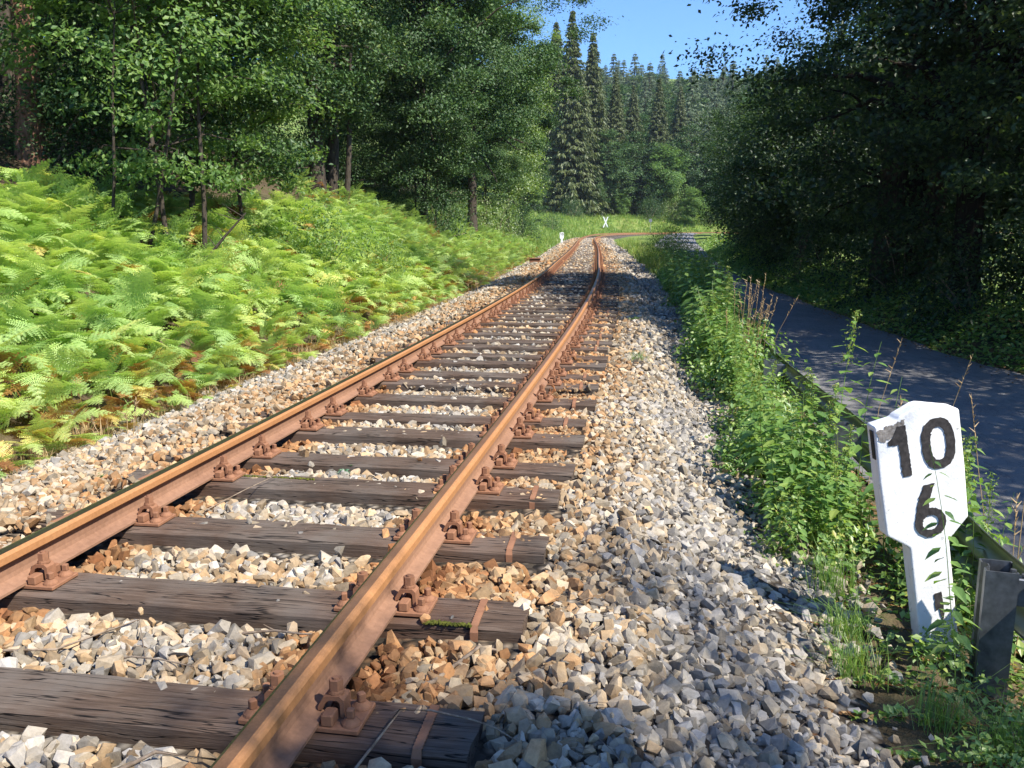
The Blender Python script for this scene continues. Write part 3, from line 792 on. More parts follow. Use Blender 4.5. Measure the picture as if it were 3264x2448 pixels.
# ------------------------------------------------------------------ guard rail
gp = [(2.30,-2.5,-.22),(2.22,.6,-.19),(2.16,3.5,-.17),(2.30,4.6,-.15),(2.50,6.38,-.11),(2.68,8.6,-.06),(2.99,10.78,-.035)]
GB = catmull([(a, b) for a, b, c in gp], .12); GZ = np.interp(GB[:, 1], [q[1] for q in gp], [q[2] for q in gp])
def beam_prof():
    P = []; H = .31
    for i in range(25):
        t = i/24; z = -t*H
        d = .038*math.cos(4*PI*t)      # the two waves, seen from behind
        if i in (0, 24): d = .040
        P.append((d, z))
    return P
bp = beam_prof(); gt = np.gradient(GB, axis=0); gt /= np.linalg.norm(gt, axis=1)[:, None]; gn = np.stack([gt[:, 1], -gt[:, 0]], 1)
V = []
for side in (0, .004):
    for k in range(len(GB)):
        for d, z in bp: V.append((GB[k, 0]+gn[k, 0]*(-d+side+.04), GB[k, 1]+gn[k, 1]*(-d+side+.04), GZ[k]+z))
n = len(bp); K = len(GB); i, j = np.meshgrid(np.arange(n-1), np.arange(K-1)); a = (j*n+i).ravel()
F = np.vstack([np.stack([a, a+1, a+n+1, a+n], 1), np.stack([a, a+n, a+n+1, a+1], 1)+n*K])
e = np.arange(K-1)*n; F = np.vstack([F, np.stack([e, e+n, e+n+n*K, e+n*K], 1), np.stack([e+n-1, e+n-1+n*K, e+2*n-1+n*K, e+2*n-1], 1)])
gr = thing('guard_rail', (0, 0, 0), 0, 'galvanised steel crash barrier between the ballast and the road, half hidden by weeds', 'guard rail')
obj('w_beam', mesh_np('w_beam', V, F, [M_beamback], smooth=True), gr)
def post(x, y, ztop, h, rz):
    m = MB(); t = .005
    W, D = .062, .075      # sigma section, open side towards +x
    pr = [(-W,-D),(-W,-D*.45),(-W+.022,-D*.25),(-W+.022,D*.25),(-W,D*.45),(-W,D)]
    full = [(W,-D+.02),(W,-D)]+pr+[(W,D),(W,D-.02)]
    inner = [(p[0]*.9+.004*(1 if p[0] < 0 else -1)*0, p[1]*.92) for p in full]
    V = [(x_, y_, z) for z in (0, -h) for x_, y_ in full]+[(x_*.9, y_*.91, z) for z in (0, -h) for x_, y_ in full]
    n = len(full); Fq = []
    for i in range(n-1):
        Fq += [(i, i+1, n+i+1, n+i), (2*n+i+1, 2*n+i, 3*n+i, 3*n+i+1), (i+1, i, 2*n+i, 2*n+i+1)]
    m.add(V, Fq)
    o = m.build('post', M_zinc, gr); o.location = (x, y, ztop); o.rotation_euler = (0, 0, rz)
    br = MB(); br.box((.10, 0, -.10), (.09, .05, .12), bev=.004); br.cyl((.055, 0, -.02), .012, .012, .012, 6); br.cyl((.10, .0, -.035), .014, .014, .01, 6)
    b = br.build('bracket', M_zinc, o)
    return o
post(2.03, 3.50, -.155, .95, rad(-18)); post(2.53, 8.58, -.05, .95, rad(-12)); post(2.28, 6.0, -.11, .9, rad(-12)); post(2.09, .6, -.18, .9, 0)

# ------------------------------------------------------------------ bracken
def frond_proto(seed, npin, npl, lod):
    r = random.Random(seed); V = []; F = []
    bend = r.uniform(.4, 1.05); L = 1.0; stem = r.uniform(.30, .5)
    path = []; x = z = 0; a = rad(80); 
    for i in range(9):
        path.append((x, r.uniform(-.005, .005)*i, z)); st_ = stem/4 if i < 4 else L/10
        x += math.cos(a)*st_; z += math.sin(a)*st_
        a -= bend*(.10 if i < 4 else .24)
    for i in range(5):
        path.append((x, 0, z)); x += math.cos(a)*L/10; z += math.sin(a)*L/10; a -= bend*.10
    path = np.array(path)
    # stem as narrow strip cross
    for i in range(len(path)-1):
        w_ = .006*(1-i/len(path))+.0015; b = len(V)
        for P in (path[i], path[i+1]): V += [P+(0, w_, 0), P+(0, -w_, 0)]
        F.append((b, b+1, b+3, b+2))
    s = np.concatenate([[0], np.cumsum(np.linalg.norm(np.diff(path, axis=0), axis=1))]); tot = s[-1]
    def at(q):
        return np.array([np.interp(q, s, path[:, c]) for c in range(3)])
    for i in range(npin):
        t = (i+.3)/npin; q = stem*1.0+(tot-stem)*t
        p = at(q); tg = at(min(tot, q+.02))-at(q-.02); tg /= np.linalg.norm(tg)+1e-9
        up = np.array([-tg[2], 0, tg[0]])
        pl = .44*(1-t)**.85*r.uniform(.85, 1.1)*min(1, .75+t*2)
        for sd_ in (-1, 1):
            ang = rad(62+r.uniform(-8, 8)); d = tg*math.cos(ang)+np.array([0, sd_, 0])*math.sin(ang)+up*r.uniform(-.12, .10)
            d /= np.linalg.norm(d); fw = tg-d*(tg @ d); fw /= np.linalg.norm(fw)
            if lod == 2:
                b = len(V); e = p+d*pl+np.array([0, 0, -.06*pl]); m = p+d*pl*.35
                V += [p, m+fw*.030, e, m-fw*.030]; F.append((b, b+1, b+2, b+3)); continue
            for j in range(npl):
                tj = (j+.4)/npl; c = p+d*pl*tj+np.array([0, 0, -.10*pl*tj*tj]); wl = .085*(1-tj)**.7*(pl/.4)**.5+.008; hw = pl/npl*.44
                for s2 in (-1, 1):
                    tip = c+fw*s2*wl+d*wl*.35+up*r.uniform(-.15, .1)*wl
                    b = len(V); V += [c-d*hw, c+d*hw, tip, (c-d*hw)*.45+tip*.55-d*hw*.2]
                    F.append((b, b+1, b+2, b+3))
    return np.array(V), np.array(F)
def place_inst(items, protos_):
    """items: (x,y,z,scale,azimuth,tilt,tint)"""
    Vs, Fs, Ts = [], [], []; base = 0
    it = np.array(items); which = R.integers(0, len(protos_), len(it))
    for w_ in range(len(protos_)):
        q = it[which == w_]
        if not len(q): continue
        V, F = protos_[w_]
        ca, sa, ct, stl = np.cos(q[:, 4]), np.sin(q[:, 4]), np.cos(q[:, 5]), np.sin(q[:, 5])
        cr_, sr_ = np.cos(q[:, 7])[:, None], np.sin(q[:, 7])[:, None]; V1 = V[None, :, 1]*cr_-V[None, :, 2]*sr_; V2 = V[None, :, 1]*sr_+V[None, :, 2]*cr_
        X = V[None, :, 0]*ct[:, None]+V2*stl[:, None]; Z = -V[None, :, 0]*stl[:, None]+V2*ct[:, None]; Y = V1
        A = np.stack([X*ca[:, None]-Y*sa[:, None], X*sa[:, None]+Y*ca[:, None], Z], -1)*q[:, 3][:, None, None]+q[:, None, :3]
        Vs.append(A.reshape(-1, 3)); Fs.append((F[None]+(np.arange(len(q))*len(V))[:, None, None]+base).reshape(-1, F.shape[1])); Ts.append(np.repeat(q[:, 6], len(V))); base += len(q)*len(V)
    return np.vstack(Vs), np.vstack(Fs), np.concatenate(Ts)
def bracken():
    fr0 = [frond_proto(i, 13, 8, 0) for i in range(7)]; fr1 = [frond_proto(20+i, 11, 4, 1) for i in range(6)]; fr2 = [frond_proto(40+i, 11, 1, 2) for i in range(5)]
    tot = 0
    for nm, y0, y1, dens, pr, umax, lab in (('bracken', 3.2, 10.5, 60, fr0, 6.0, 'bright bracken ferns with browned fronds on the near end of the left bank'), ('bracken', 10.5, 24, 48, fr1, 6.4, 'bracken ferns covering the middle of the left bank below the trees'), ('bracken', 24, 60, 28, fr2, 8, 'far end of the bracken on the left bank, thinning into grass')):
        items = []; n = int((y1-y0)*(umax-2.35)*dens)
        for _ in range(n):
            y = rnd.uniform(y0, y1); d = rnd.uniform(0, 1); u = -2.42-d*(umax-2.35)
            thin = (y-38)/22
            if thin > 0 and rnd.random() < thin: continue
            x_, y_, k = pos(u, y); z = float(0)
            sc = rnd.uniform(.38, .70)*(0.62 if u > -2.75 else (.85 if u > -3.2 else 1.0))
            az = rnd.gauss(rad(-58), .95)
            items.append([x_, y_, 0, sc, az, rnd.gauss(.16, .24), 0, rnd.gauss(0, .30)])
        it = np.array(items); it[:, 2] = G(it[:, 0], it[:, 1])-.02
        nn = .5+.35*vnoise(it[:, 0], it[:, 1], 1.1, 21); edge = smooth(-3.6, -2.5, np.array([nearest(a, b)[0][0] for a, b in it[:, :2]]))
        t = np.clip(.18+.38*nn+R.normal(0, .10, len(it)), 0, .66)
        if y0 > 20: t = t*.75
        brown = R.random(len(it)) < (.08+.40*edge+.22*(vnoise(it[:, 0], it[:, 1], 1.6, 33) > .32))
        t = np.where(brown, R.uniform(.70, 1.0, len(it)), t)
        it[:, 3] = np.where(brown, it[:, 3]*.8, it[:, 3])
        it[:, 6] = t
        V, F, T = place_inst(it, pr); tot += len(F)
        tag(obj(nm, mesh_np(nm, V, F, [M_fern], tint=T)), lab, 'ferns', kind='stuff')
    print('fern quads', tot)
bracken()

# ------------------------------------------------------------------ grass and low weeds
def blades(P, h, n, spread, w_, lean, r, tint=None):
    """P (M,3) tufts -> n blades each, bent strips of two quads + tip"""
    M = len(P); c = np.repeat(P, n, 0); k = len(c); H = np.repeat(h, n)*r.uniform(.5, 1.1, k)
    a = r.uniform(0, 2*PI, k); o = r.normal(0, spread, (k, 2)); d = np.stack([np.cos(a), np.sin(a)], 1); ln = np.abs(r.normal(0, lean, k))*H
    b = c.copy(); b[:, :2] += o; s = np.stack([-np.sin(a), np.cos(a), np.zeros(k)], 1)*(w_*r.uniform(.6, 1.2, k))[:, None]
    D = np.concatenate([d, np.zeros((k, 1))], 1)
    m = b+D*(ln*.3)[:, None]; m[:, 2] += H*.55; t = b+D*ln[:, None]; t[:, 2] += H*(1-.25*np.minimum(1, ln/H))
    V = np.stack([b-s, b+s, m-s*.8, m+s*.8, t-s*.15, t+s*.15], 1).reshape(-1, 3); i = np.arange(k)[:, None]*6
    return V, np.vstack([i+np.array([0, 1, 3, 2]), i+np.array([2, 3, 5, 4])])
def rand_uv(n, u0, u1, y0, y1):
    Y = R.uniform(y0, y1, n); U = R.uniform(u0, u1, n); k = np.clip(np.searchsorted(CL[:, 1], Y), 0, len(CL)-1)
    P = CL[k]+CN[k]*U[:, None]; return np.stack([P[:, 0], P[:, 1], G(P[:, 0], P[:, 1])], 1), U
# far meadow left of the track
P, U = rand_uv(9000, -17, -2.6, 44, 100)
V, F = blades(P, R.uniform(.25, .7, len(P)), 7, .12, .020, .5, R)
P2, U = rand_uv(7000, -26, -2.6, 100, 150)
k0 = R.integers(np.searchsorted(CL[:, 1], 100), len(CL)-1, 12000); uu = -2.6-R.random(12000)**1.3*22
Pq = CL[k0]+CN[k0]*uu[:, None]; P2 = np.stack([Pq[:, 0], Pq[:, 1], G(Pq[:, 0], Pq[:, 1])], 1)
V2, F2 = blades(P2, R.uniform(.3, .9, len(P2)), 6, .2, .035, .5, R)
tag(obj('meadow_grass', mesh_np('meadow_grass', np.vstack([V, V2]), np.vstack([F, F2+len(V)]), [M_grass])), 'long yellow green grass on the bank along the outside of the bend', 'grass', kind='stuff')
# grass seam along the ballast and the verge
P, U = rand_uv(1500, -2.75, -2.35, 2.5, 30); V, F = blades(P, R.uniform(.05, .20, len(P)), 9, .04, .003, .7, R)
tag(obj('bank_grass', mesh_np('bank_grass', V, F, [M_dry])), 'short dry grass where the ferns meet the left edge of the ballast', 'grass', kind='stuff')
P, U = rand_uv(800, 2.62, 3.0, 5, 20); V, F = blades(P, R.uniform(.10, .42, len(P)), 9, .05, .0035, .6, R)
P2, U = rand_uv(1800, 2.6, 4.0, 20, 75); V2, F2 = blades(P2, R.uniform(.25, .7, len(P2)), 9, .12, .012, .5, R)
tag(obj('verge_grass', mesh_np('verge_grass', np.vstack([V, V2]), np.vstack([F, F2+len(V)]), [M_grass])), 'grass on the strip between the ballast and the road', 'grass', kind='stuff')
# verge across the road: ground cover leaves
def leafcloud(P, size, r, upb=1.0, asp=.62, out=None):
    n = len(P); nrm = r.normal(size=(n, 3)); nrm[:, 2] = np.abs(nrm[:, 2])+upb
    if out is not None: nrm += out
    nrm /= np.linalg.norm(nrm, axis=1)[:, None]
    a = r.normal(size=(n, 3)); a -= nrm*(a*nrm).sum(1)[:, None]; a /= np.linalg.norm(a, axis=1)[:, None]; b = np.cross(nrm, a)
    s = (size*r.uniform(.6, 1.25, n))[:, None] if np.isscalar(size) else (size*r.uniform(.6, 1.25, n))[:, None]
    V = np.stack([P-a*s, P+b*s*asp*.9-a*s*.1+nrm*s*.12, P+a*s, P-b*s*asp*.9-a*s*.1+nrm*s*.12], 1).reshape(-1, 3)
    return V, np.arange(n)[:, None]*4+np.array([0, 1, 2, 3])
def right_verge():
    n = 60000; Y = 5+R.random(n)**1.3*70; xr = np.interp(Y, RY, RR); X = xr+.05+np.abs(R.normal(0, 1.0, n))*1.6
    h = np.clip((X-xr), .05, 1.6)*.42*(1+.5*vnoise(X, Y, 1.2, 5)); h = np.clip(h, .03, 1.4)
    P = np.stack([X, Y, G(X, Y)+h*R.random(n)**.5], 1)
    V, F = leafcloud(P, .028+.0010*Y, R, 1.0)
    tag(obj('verge_plants', mesh_np('verge_plants', V, F, [M_weed])), 'low dark ground cover along the far edge of the road', 'ground cover', kind='stuff')
right_verge()
# fallen leaves near the right verge and between weeds
P, U = rand_uv(4200, 2.3, 3.6, 1.4, 9); P[:, 2] += .015; V, F = leafcloud(P, .020, R, 2.5)
n = 1800; Y = R.uniform(7, 26, n); X = np.interp(Y, RY, RR)-np.abs(R.normal(0, .25, n))+.1; P = np.stack([X, Y, zroad(Y)+.055], 1); V2, F2 = leafcloud(P, .022, R, 3)
P, U = rand_uv(1500, -2.8, -2.25, 2.5, 12); P[:, 2] += .02; V3, F3 = leafcloud(P, .018, R, 2)
tag(obj('leaf_litter', mesh_np('leaf_litter', np.vstack([V, V2, V3]), np.vstack([F, F2+len(V), F3+len(V)+len(V2)]), [M_litter])), 'brown fallen leaves at the foot of the weeds and along the road edge', 'leaf litter', kind='stuff')

P, U = rand_uv(5200, 2.5, 4.1, 1.2, 5.2); P[:, 2] += .13*R.random(len(P))**1.5*np.clip((U-2.5)*3, .2, 1); V, F = leafcloud(P, .022, R, 1.2)
tag(obj('verge_herbs', mesh_np('verge_herbs', V, F, [M_weed])), 'low herbs covering the soil around the white marker and the near barrier post', 'herbs', kind='stuff')
# ------------------------------------------------------------------ nettles and weeds
def nettle_mesh(seed, h, nn, leaf, seedhead=False):
    r = random.Random(seed); rr = np.random.default_rng(seed); path = [np.zeros(3)]; d = np.array([r.uniform(-.1, .1), r.uniform(-.1, .1), 1.])
    for i in range(8): d = d+np.array([r.uniform(-.07, .07), r.uniform(-.07, .07), 0]); path.append(path[-1]+d/np.linalg.norm(d)*h/8)
    path = np.array(path); Vt, Ft = tube_arr(path, np.linspace(.0035, .0012, 9), 5); V = [Vt]; F = list(map(tuple, Ft)); base = len(Vt); mi = [1]*len(Ft)
    for i in range(nn):
        t = .12+.86*i/nn; p = np.array([np.interp(t*8, range(9), path[:, c]) for c in range(3)]); az = (i % 2)*PI/2+r.uniform(-.3, .3)
        L = leaf*(1.0 if t < .55 else 1.0-1.35*(t-.55))*r.uniform(.75, 1.15)
        for s in (0, PI):
            if r.random() < .12: continue
            a = az+s; dd = np.array([math.cos(a), math.sin(a), 0]); sd_ = np.array([-math.sin(a), math.cos(a), 0]); pt = L*.3
            b0 = p+dd*pt+np.array([0, 0, .15*L]); dr = r.uniform(.15, .7)
            pts = [b0, b0+dd*L*.30+sd_*L*.27-np.array([0,0,dr*L*.12]), b0+dd*L*.62+sd_*L*.20-np.array([0,0,dr*L*.33]), b0+dd*L*1.0-np.array([0,0,dr*L*.75]), b0+dd*L*.62-sd_*L*.20-np.array([0,0,dr*L*.33]), b0+dd*L*.30-sd_*L*.27-np.array([0,0,dr*L*.12]),
                   b0+dd*L*.35-np.array([0,0,dr*L*.14+.05*L]), b0+dd*L*.66-np.array([0,0,dr*L*.36+.05*L])]
            V.append(np.array(pts)); q = base
            F += [(q, q+1, q+6, q+6), (q, q+6, q+5, q+5), (q+1, q+2, q+7, q+6), (q+6, q+7, q+4, q+5), (q+2, q+3, q+7, q+7), (q+7, q+3, q+4, q+4)]; mi += [0]*6; base += 8
    if seedhead:
        for i in range(160):
            t = 1-.32*rr.random(); p = np.array([np.interp(t*8, range(9), path[:, c]) for c in range(3)])+rr.normal(0, .012+.03*(1-t), 3)*[1, 1, .4]; s = .006
            V.append(p+rr.normal(0, s, (4, 3))); F.append((base, base+1, base+2, base+3)); mi.append(2); base += 4
    V = np.vstack(V); quads = [f for f in F]; 
    tri = np.array([f[:3] for f in F if len(set(f)) == 3]); qd = np.array([f for f in F if len(set(f)) == 4]); m1 = [m for f, m in zip(F, mi) if len(set(f)) == 3]; m2 = [m for f, m in zip(F, mi) if len(set(f)) == 4]
    return mesh_np('nettle', V, [tri, qd], [M_weed, M_twig if False else M_weed, M_grass], m1+m2, smooth=False)
NET = [nettle_mesh(100+i, 1.0, 17, .11, i % 2 == 0) for i in range(6)]
def nettle(x, y, h, label, lean=(0, 0), group=None, name='nettle_plant', cat='nettle', me=None, scale=1.0):
    o = obj(name, me or NET[rnd.randrange(6)]); z = float(G(x, y)); o.location = (x, y, z-.02); o.scale = (h*scale, h*scale, h)
    o.rotation_euler = (Matrix.Rotation(lean[0], 3, 'Y') @ Matrix.Rotation(lean[1], 3, 'X') @ Matrix.Rotation(rnd.uniform(0, 6.28), 3, 'Z')).to_euler(); return tag(o, label, cat, group)
# individual tall plants
nettle(1.82, 3.36, 1.08, 'thin nettle growing right in front of the white stone marker', (-.16, .0), scale=.65)
nettle(1.76, 3.44, .55, 'leaning nettle with yellowing leaves before the post of the white marker', (.1, .05))
nettle(1.72, 3.10, .34, 'short nettle with yellow leaves left of the foot of the nearest barrier post', (-.1, 0))
for (x, y, h, l) in [(2.30, 4.15, .85, 'seeding nettle close to the right side of the white marker'), (2.38, 4.3, .95, 'bushy nettle above the near barrier post'), (2.46, 4.35, .8, 'nettle next to the right edge of the photo, below the road'), (2.2, 4.0, .7, 'short nettle between the white marker and the barrier post'), (2.3, 3.85, .6, 'short leafy nettle just above the barrier post'), (2.52, 4.7, 1.0, 'tall nettle at the right edge of the photo against the road'),
                     (2.22, 4.35, 1.02, 'tall seeding nettle just right of the white marker, against the dark road'), (2.40, 4.55, .95, 'second seeding nettle to the right of the white marker'), (2.55, 4.2, .9, 'nettle at the right edge of the photo behind the near barrier post'),
                     (2.08, 4.7, 1.05, 'nettle whose top shows above the left shoulder of the white marker'), (2.15, 5.3, 1.15, 'tall nettle with a seed head over the road, above the white marker'), (2.35, 6.3, 1.25, 'tallest thin nettle standing against the road beyond the barrier')]:
    nettle(x, y, h, l, (rnd.gauss(0, .06), rnd.gauss(0, .06)))
for i in range(230):
    y = 4.75+rnd.random()**1.15*18; u = 2.72+rnd.gauss(0, .16)+(.008*(y-4))
    h = rnd.uniform(.32, .98) if y < 9 else rnd.uniform(.5, 1.25)
    x_, y_, k = pos(u, y)
    if 6 < y < 11.5 and u > 2.66: x_ -= (u-2.66)*1.0+.06; h *= .8
    if y < 8.3 and abs(x_-np.interp(y_, GB[:, 1], GB[:, 0])) < .12: x_ -= .2
    nettle(x_, y_, h, 'leafy green nettle in the dense strip between ballast and road', (rnd.gauss(-.06, .14), rnd.gauss(0, .14)), 'nettles in the strip between ballast and road', scale=1.15 if y < 10 else 1.5)
# herbs at the foot of the marker come below
# bushy weed mass behind/among them
def bush_mesh(seed, n, leaf, mt, flat=1.0, twigs=14, mt2=None):
    r = np.random.default_rng(seed); cl = r.normal(size=(max(6, n//70), 3)); cl /= np.linalg.norm(cl, axis=1)[:, None]; cl *= (r.random((len(cl), 1))**.4)
    cl[:, 2] = np.abs(cl[:, 2])*.95*flat+.08
    c = cl[r.integers(0, len(cl), n)]; P = c+r.normal(0, .16, (n, 3)); P[:, 2] = np.clip(P[:, 2], .02, None)
    V, F = leafcloud(P, leaf, r, .6, out=P*.6)
    Vt, Ft, b = [], [], len(V)
    for i in range(twigs):
        e = cl[i % len(cl)]; a, f = tube_arr([np.array([e[0]*.1, e[1]*.1, 0]), e*np.array([.5, .5, .6]), e], [.012, .008, .003], 5); Vt.append(a); Ft.append(f+b); b += len(a)
    F2 = np.vstack(Ft); return mesh_np('foliage', np.vstack([V]+Vt), np.vstack([F, F2]), [mt, mt2 or M_twig], np.concatenate([np.zeros(len(F)), np.ones(len(F2))]))
BUSH = {'weed': [bush_mesh(i, 800, .062, M_weed) for i in range(3)], 'hazel': [bush_mesh(10+i, 3600, .026, M_light) for i in range(3)], 'dark': [bush_mesh(20+i, 4200, .030, M_dark) for i in range(3)], 'beech': [bush_mesh(30+i, 5200, .026, M_beech) for i in range(3)], 'yellow': [bush_mesh(40+i, 3000, .028, M_birch) for i in range(2)]}
def bush(kind, x, y, r, h, label, name='shrub', cat='shrub', group=None, dz=0):
    me = BUSH[kind][rnd.randrange(len(BUSH[kind]))]; o = obj(name, me); o.location = (x, y, float(G(x, y))-.03+dz); o.scale = (r, r, h); o.rotation_euler = (0, 0, rnd.uniform(0, 6.28)); return tag(o, label, cat, group)
for i in range(90):
    y = 4.9+i*.25+rnd.uniform(-.2, .2); u = 2.72+rnd.uniform(-.16, .22)+.008*y
    x_, y_, k = pos(u, y); s = rnd.uniform(.26, .42) if y < 9 else rnd.uniform(.34, .55)
    bush('weed', x_-(.14 if y < 11.5 else 0), y_, s, s*rnd.uniform(.9, 1.3), 'low leafy weed clump in the strip between ballast and road', 'weed_clump', 'weed', 'weed clumps in the strip between ballast and road')
for (x_, y_, r_, h_, lab) in [(4.9, 24, .8, 1.2, 'sunlit shrub at the ballast toe, nearest of the row before the crossing'), (5.6, 29.5, 1.0, 1.5, 'rounded sunlit shrub in the middle of the row beside the ballast'), (6.4, 36, 1.1, 1.8, 'light green shrub farther along the ballast toe, at the shade edge'), (7.3, 43, 1.1, 1.9, 'farthest shrub of the row beside the ballast before the bend')]:
    bush('hazel', x_, y_, r_, h_, lab)
# small plants on the ballast
def tuftplant(u, y, s, label, z=None, mt=M_weed, n=130):
    x_, y_, k = pos(u, y); r = np.random.default_rng(int(y*100)); P = r.normal(0, .38, (n, 3)); P[:, 2] = np.abs(P[:, 2])*.8
    V, F = leafcloud(P*s, s*.30, r, .8); o = obj('small_weed', mesh_np('small_weed', V, F, [mt])); o.location = (x_, y_, float(G(x_, y_)) if z is None else z); return tag(o, label, 'weed')
M_glauc = leaf_mat('grey_green_leaf', [(0, (.12,.24,.14)), (1, (.26,.42,.24))], trans=.4)
tuftplant(-.98+.55, 3.36, .075, 'grey green weed beside the left rail at the left edge of the photo', -.20, M_glauc, 150).location = (-2.03, 3.30, -.19)
tuftplant(-.05, 4.83, .045, 'small grey green weed in the crib between the fifth and sixth sleepers', -.19, M_glauc)
tuftplant(-1.42, 4.6, .034, 'tiny bright weed on the stones left of the left rail, nearer one of two', None, n=260); tuftplant(-1.35, 4.75, .032, 'tiny bright weed on the stones left of the left rail, farther one of two', None)
tuftplant(-1.1, 11.5, .06, 'small weed on the ballast beside the left rail in the middle distance', None)
tuftplant(1.55, 14, .09, 'green weed sprig on the right shoulder near the shade edge', None)
# tufts of fine grass at the ballast toe
def ftuft(x, y, h, n, label, w_=.0018):
    P = np.array([[0, 0, 0.]]); V, F = blades(P, np.array([h]), n, .05, w_, .75, R); o = obj('grass_tuft', mesh_np('grass_tuft', V, F, [M_weed])); o.location = (x, y, float(G(x, y))); return tag(o, label, 'grass tuft')
ftuft(1.50, 3.75, .26, 130, 'loose grass tuft left of the foot of the white marker'); ftuft(1.42, 3.40, .22, 150, 'low dense grass tuft on the stones below the white marker')
ftuft(1.60, 3.05, .22, 120, 'feathery grass tuft between the stones and the near barrier post'); ftuft(1.62, 4.2, .32, 120, 'grass tuft under the weeds behind the white marker'); ftuft(1.75, 2.85, .25, 120, 'grass tuft nearest the bottom right corner')
ftuft(1.38, 9.5, .16, 120, 'pale grass tuft on the right shoulder of the ballast'); 
# dry tall grass stalks by the barrier
def dry_stalks(x, y, n, h, label):
    m = MB(); 
    for i in range(n):
        b = Vector((rnd.gauss(0, .07), rnd.gauss(0, .07), 0)); l = Vector((rnd.gauss(.08, .14), rnd.gauss(0, .12), 1)).normalized()*h*rnd.uniform(.7, 1.1); q = b+l*.6; e = b+l+Vector((rnd.gauss(.03, .05), 0, 0))
        m.tube([b, q, e], [.0028, .0022, .001], 4, 0)
        for s in range(9):
            p = q.lerp(e, .45+.06*s); m.tube([p, p+Vector((rnd.gauss(0, .018), rnd.gauss(0, .018), .025))], [.0045, .001], 4, 0)
    o = m.build('dry_grass', M_dry); o.location = (x, y, float(G(x, y))); return tag(o, label, 'dry grass')
dry_stalks(2.55, 9.6, 22, 1.15, 'clump of tall straw coloured grass stalks rising by the far barrier post')
dry_stalks(-.75, 17.2, 7, .45, 'bent dry stalks at the left edge of the ballast near the shade')
dry_stalks(2.75, 6.2, 3, 1.25, 'three thin dry stalks against the road beyond the barrier')
dry_stalks(2.95, 5.0, 3, 1.2, 'dry grass stalks with brown heads behind the white marker, over the road')
dry_stalks(2.45, 3.95, 5, 1.0, 'dry stalks at the right edge of the photo beside the near post')
dry_stalks(-2.75, 6.1, 6, .28, 'dead bare twigs at the foot of the ferns on the ballast edge')

# ------------------------------------------------------------------ trees
LATE = []
def crown_mesh(seed, H, zb, Rr, ncl, lpc, leaf, sig, mt, upb=.7, drop=0.0, shell=.42, ell=1.0):
    """returns leaves mesh and cluster centres; crown spans zb..H, radius Rr"""
    r = np.random.default_rng(seed); C_ = []
    ph = r.uniform(0, 6.28, 4)
    while len(C_) < ncl:
        d = r.normal(size=3); d /= np.linalg.norm(d); q = r.random()**shell; th = math.atan2(d[1], d[0])
        lob = 1+.22*math.sin(3*th+ph[0]+d[2]*4)+.14*math.sin(5*th+ph[1]-d[2]*7)+.08*math.sin(9*th+ph[2])
        p = np.array([d[0]*Rr*q*lob, d[1]*Rr*q*lob, (zb+H)/2+d[2]*(H-zb)/2*q])
        C_.append(p)
    C_ = np.array(C_)
    szc = r.uniform(.55, 1.35, ncl)
    idx = np.repeat(np.arange(ncl), lpc)
    n = len(idx); g = r.normal(0, 1, (n, 3))*np.array([sig, sig, sig*.48])*szc[idx][:, None]
    P = C_[idx]+g
    P[:, 2] -= drop*np.hypot(g[:, 0], g[:, 1])
    outd = P-np.array([0, 0, (zb+H)/2]); outd /= np.linalg.norm(outd, axis=1)[:, None]+1e-6
    V, F = leafcloud(P, leaf, r, upb, out=outd*.7)
    return V, F, C_
def trunk_limbs(seed, H, r0, C_, nl, lean=(0, 0), frac=.92, low=.26, wob=.12):
    r = np.random.default_rng(seed+999); k = 12; t = np.linspace(0, 1, k)
    P = np.stack([lean[0]*t+wob*np.sin(t*5+seed)*t, lean[1]*t+wob*np.cos(t*4+seed)*t, t*H*frac-.3*(t == 0)], 1)
    rr = r0*(1-t)**.8*.93+r0*.06; rr[0] *= 1.35
    Vs, Fs = [], []; V, F = tube_arr(P, rr, 10); Vs.append(V); Fs.append(F); b = len(V)
    for i in r.permutation(len(C_))[:nl]:
        e = C_[i]; hd = math.hypot(e[0], e[1]); z0 = min(H*frac*.95, max(H*low, e[2]-.55*hd)); f = z0/(H*frac)
        s = np.array([np.interp(f, t, P[:, c]) for c in range(3)]); m = s*.45+e*.55+np.array([0, 0, .12*hd]); rad0 = np.interp(f, t, rr)*.45
        pts = np.array([s, s*.7+m*.3+r.normal(0, .05, 3), m, m*.5+e*.5+r.normal(0, .08, 3), e]); V, F = tube_arr(pts, rad0*np.array([1, .8, .55, .35, .12])+.004, 5); Vs.append(V); Fs.append(F+b); b += len(V)
    return np.vstack(Vs), np.vstack(Fs)
TREE = {}
def tree_proto(key, seed, H, zb, Rr, ncl, lpc, leaf, sig, mt, bk, r0, nl, lean=(0, 0), **kw):
    V, F, C_ = crown_mesh(seed, H, zb, Rr, ncl, lpc, leaf, sig, mt, **kw)
    crown = mesh_np('crown', V, F, [mt]); V, F = trunk_limbs(seed, H, r0, C_, nl, lean)
    TREE[key] = (crown, mesh_np('trunk', V, F, [bk], smooth=True))
tree_proto('beechA', 1, 17, 2.0, 4.6, 270, 460, .060, .36, M_beech, M_bark, .24, 46)
tree_proto('beechB', 2, 16, 1.6, 4.3, 250, 460, .060, .35, M_beech, M_bark, .13, 46)
tree_proto('high', 21, 15, 5.0, 3.9, 240, 420, .060, .36, M_beech, M_bark, .20, 44)
tree_proto('beechC', 3, 12, .8, 3.2, 190, 380, .056, .30, M_beech, M_bark, .13, 40)
tree_proto('under', 4, 8, .8, 2.6, 150, 340, .046, .27, M_beech, M_bark, .055, 40, (.5, .2))
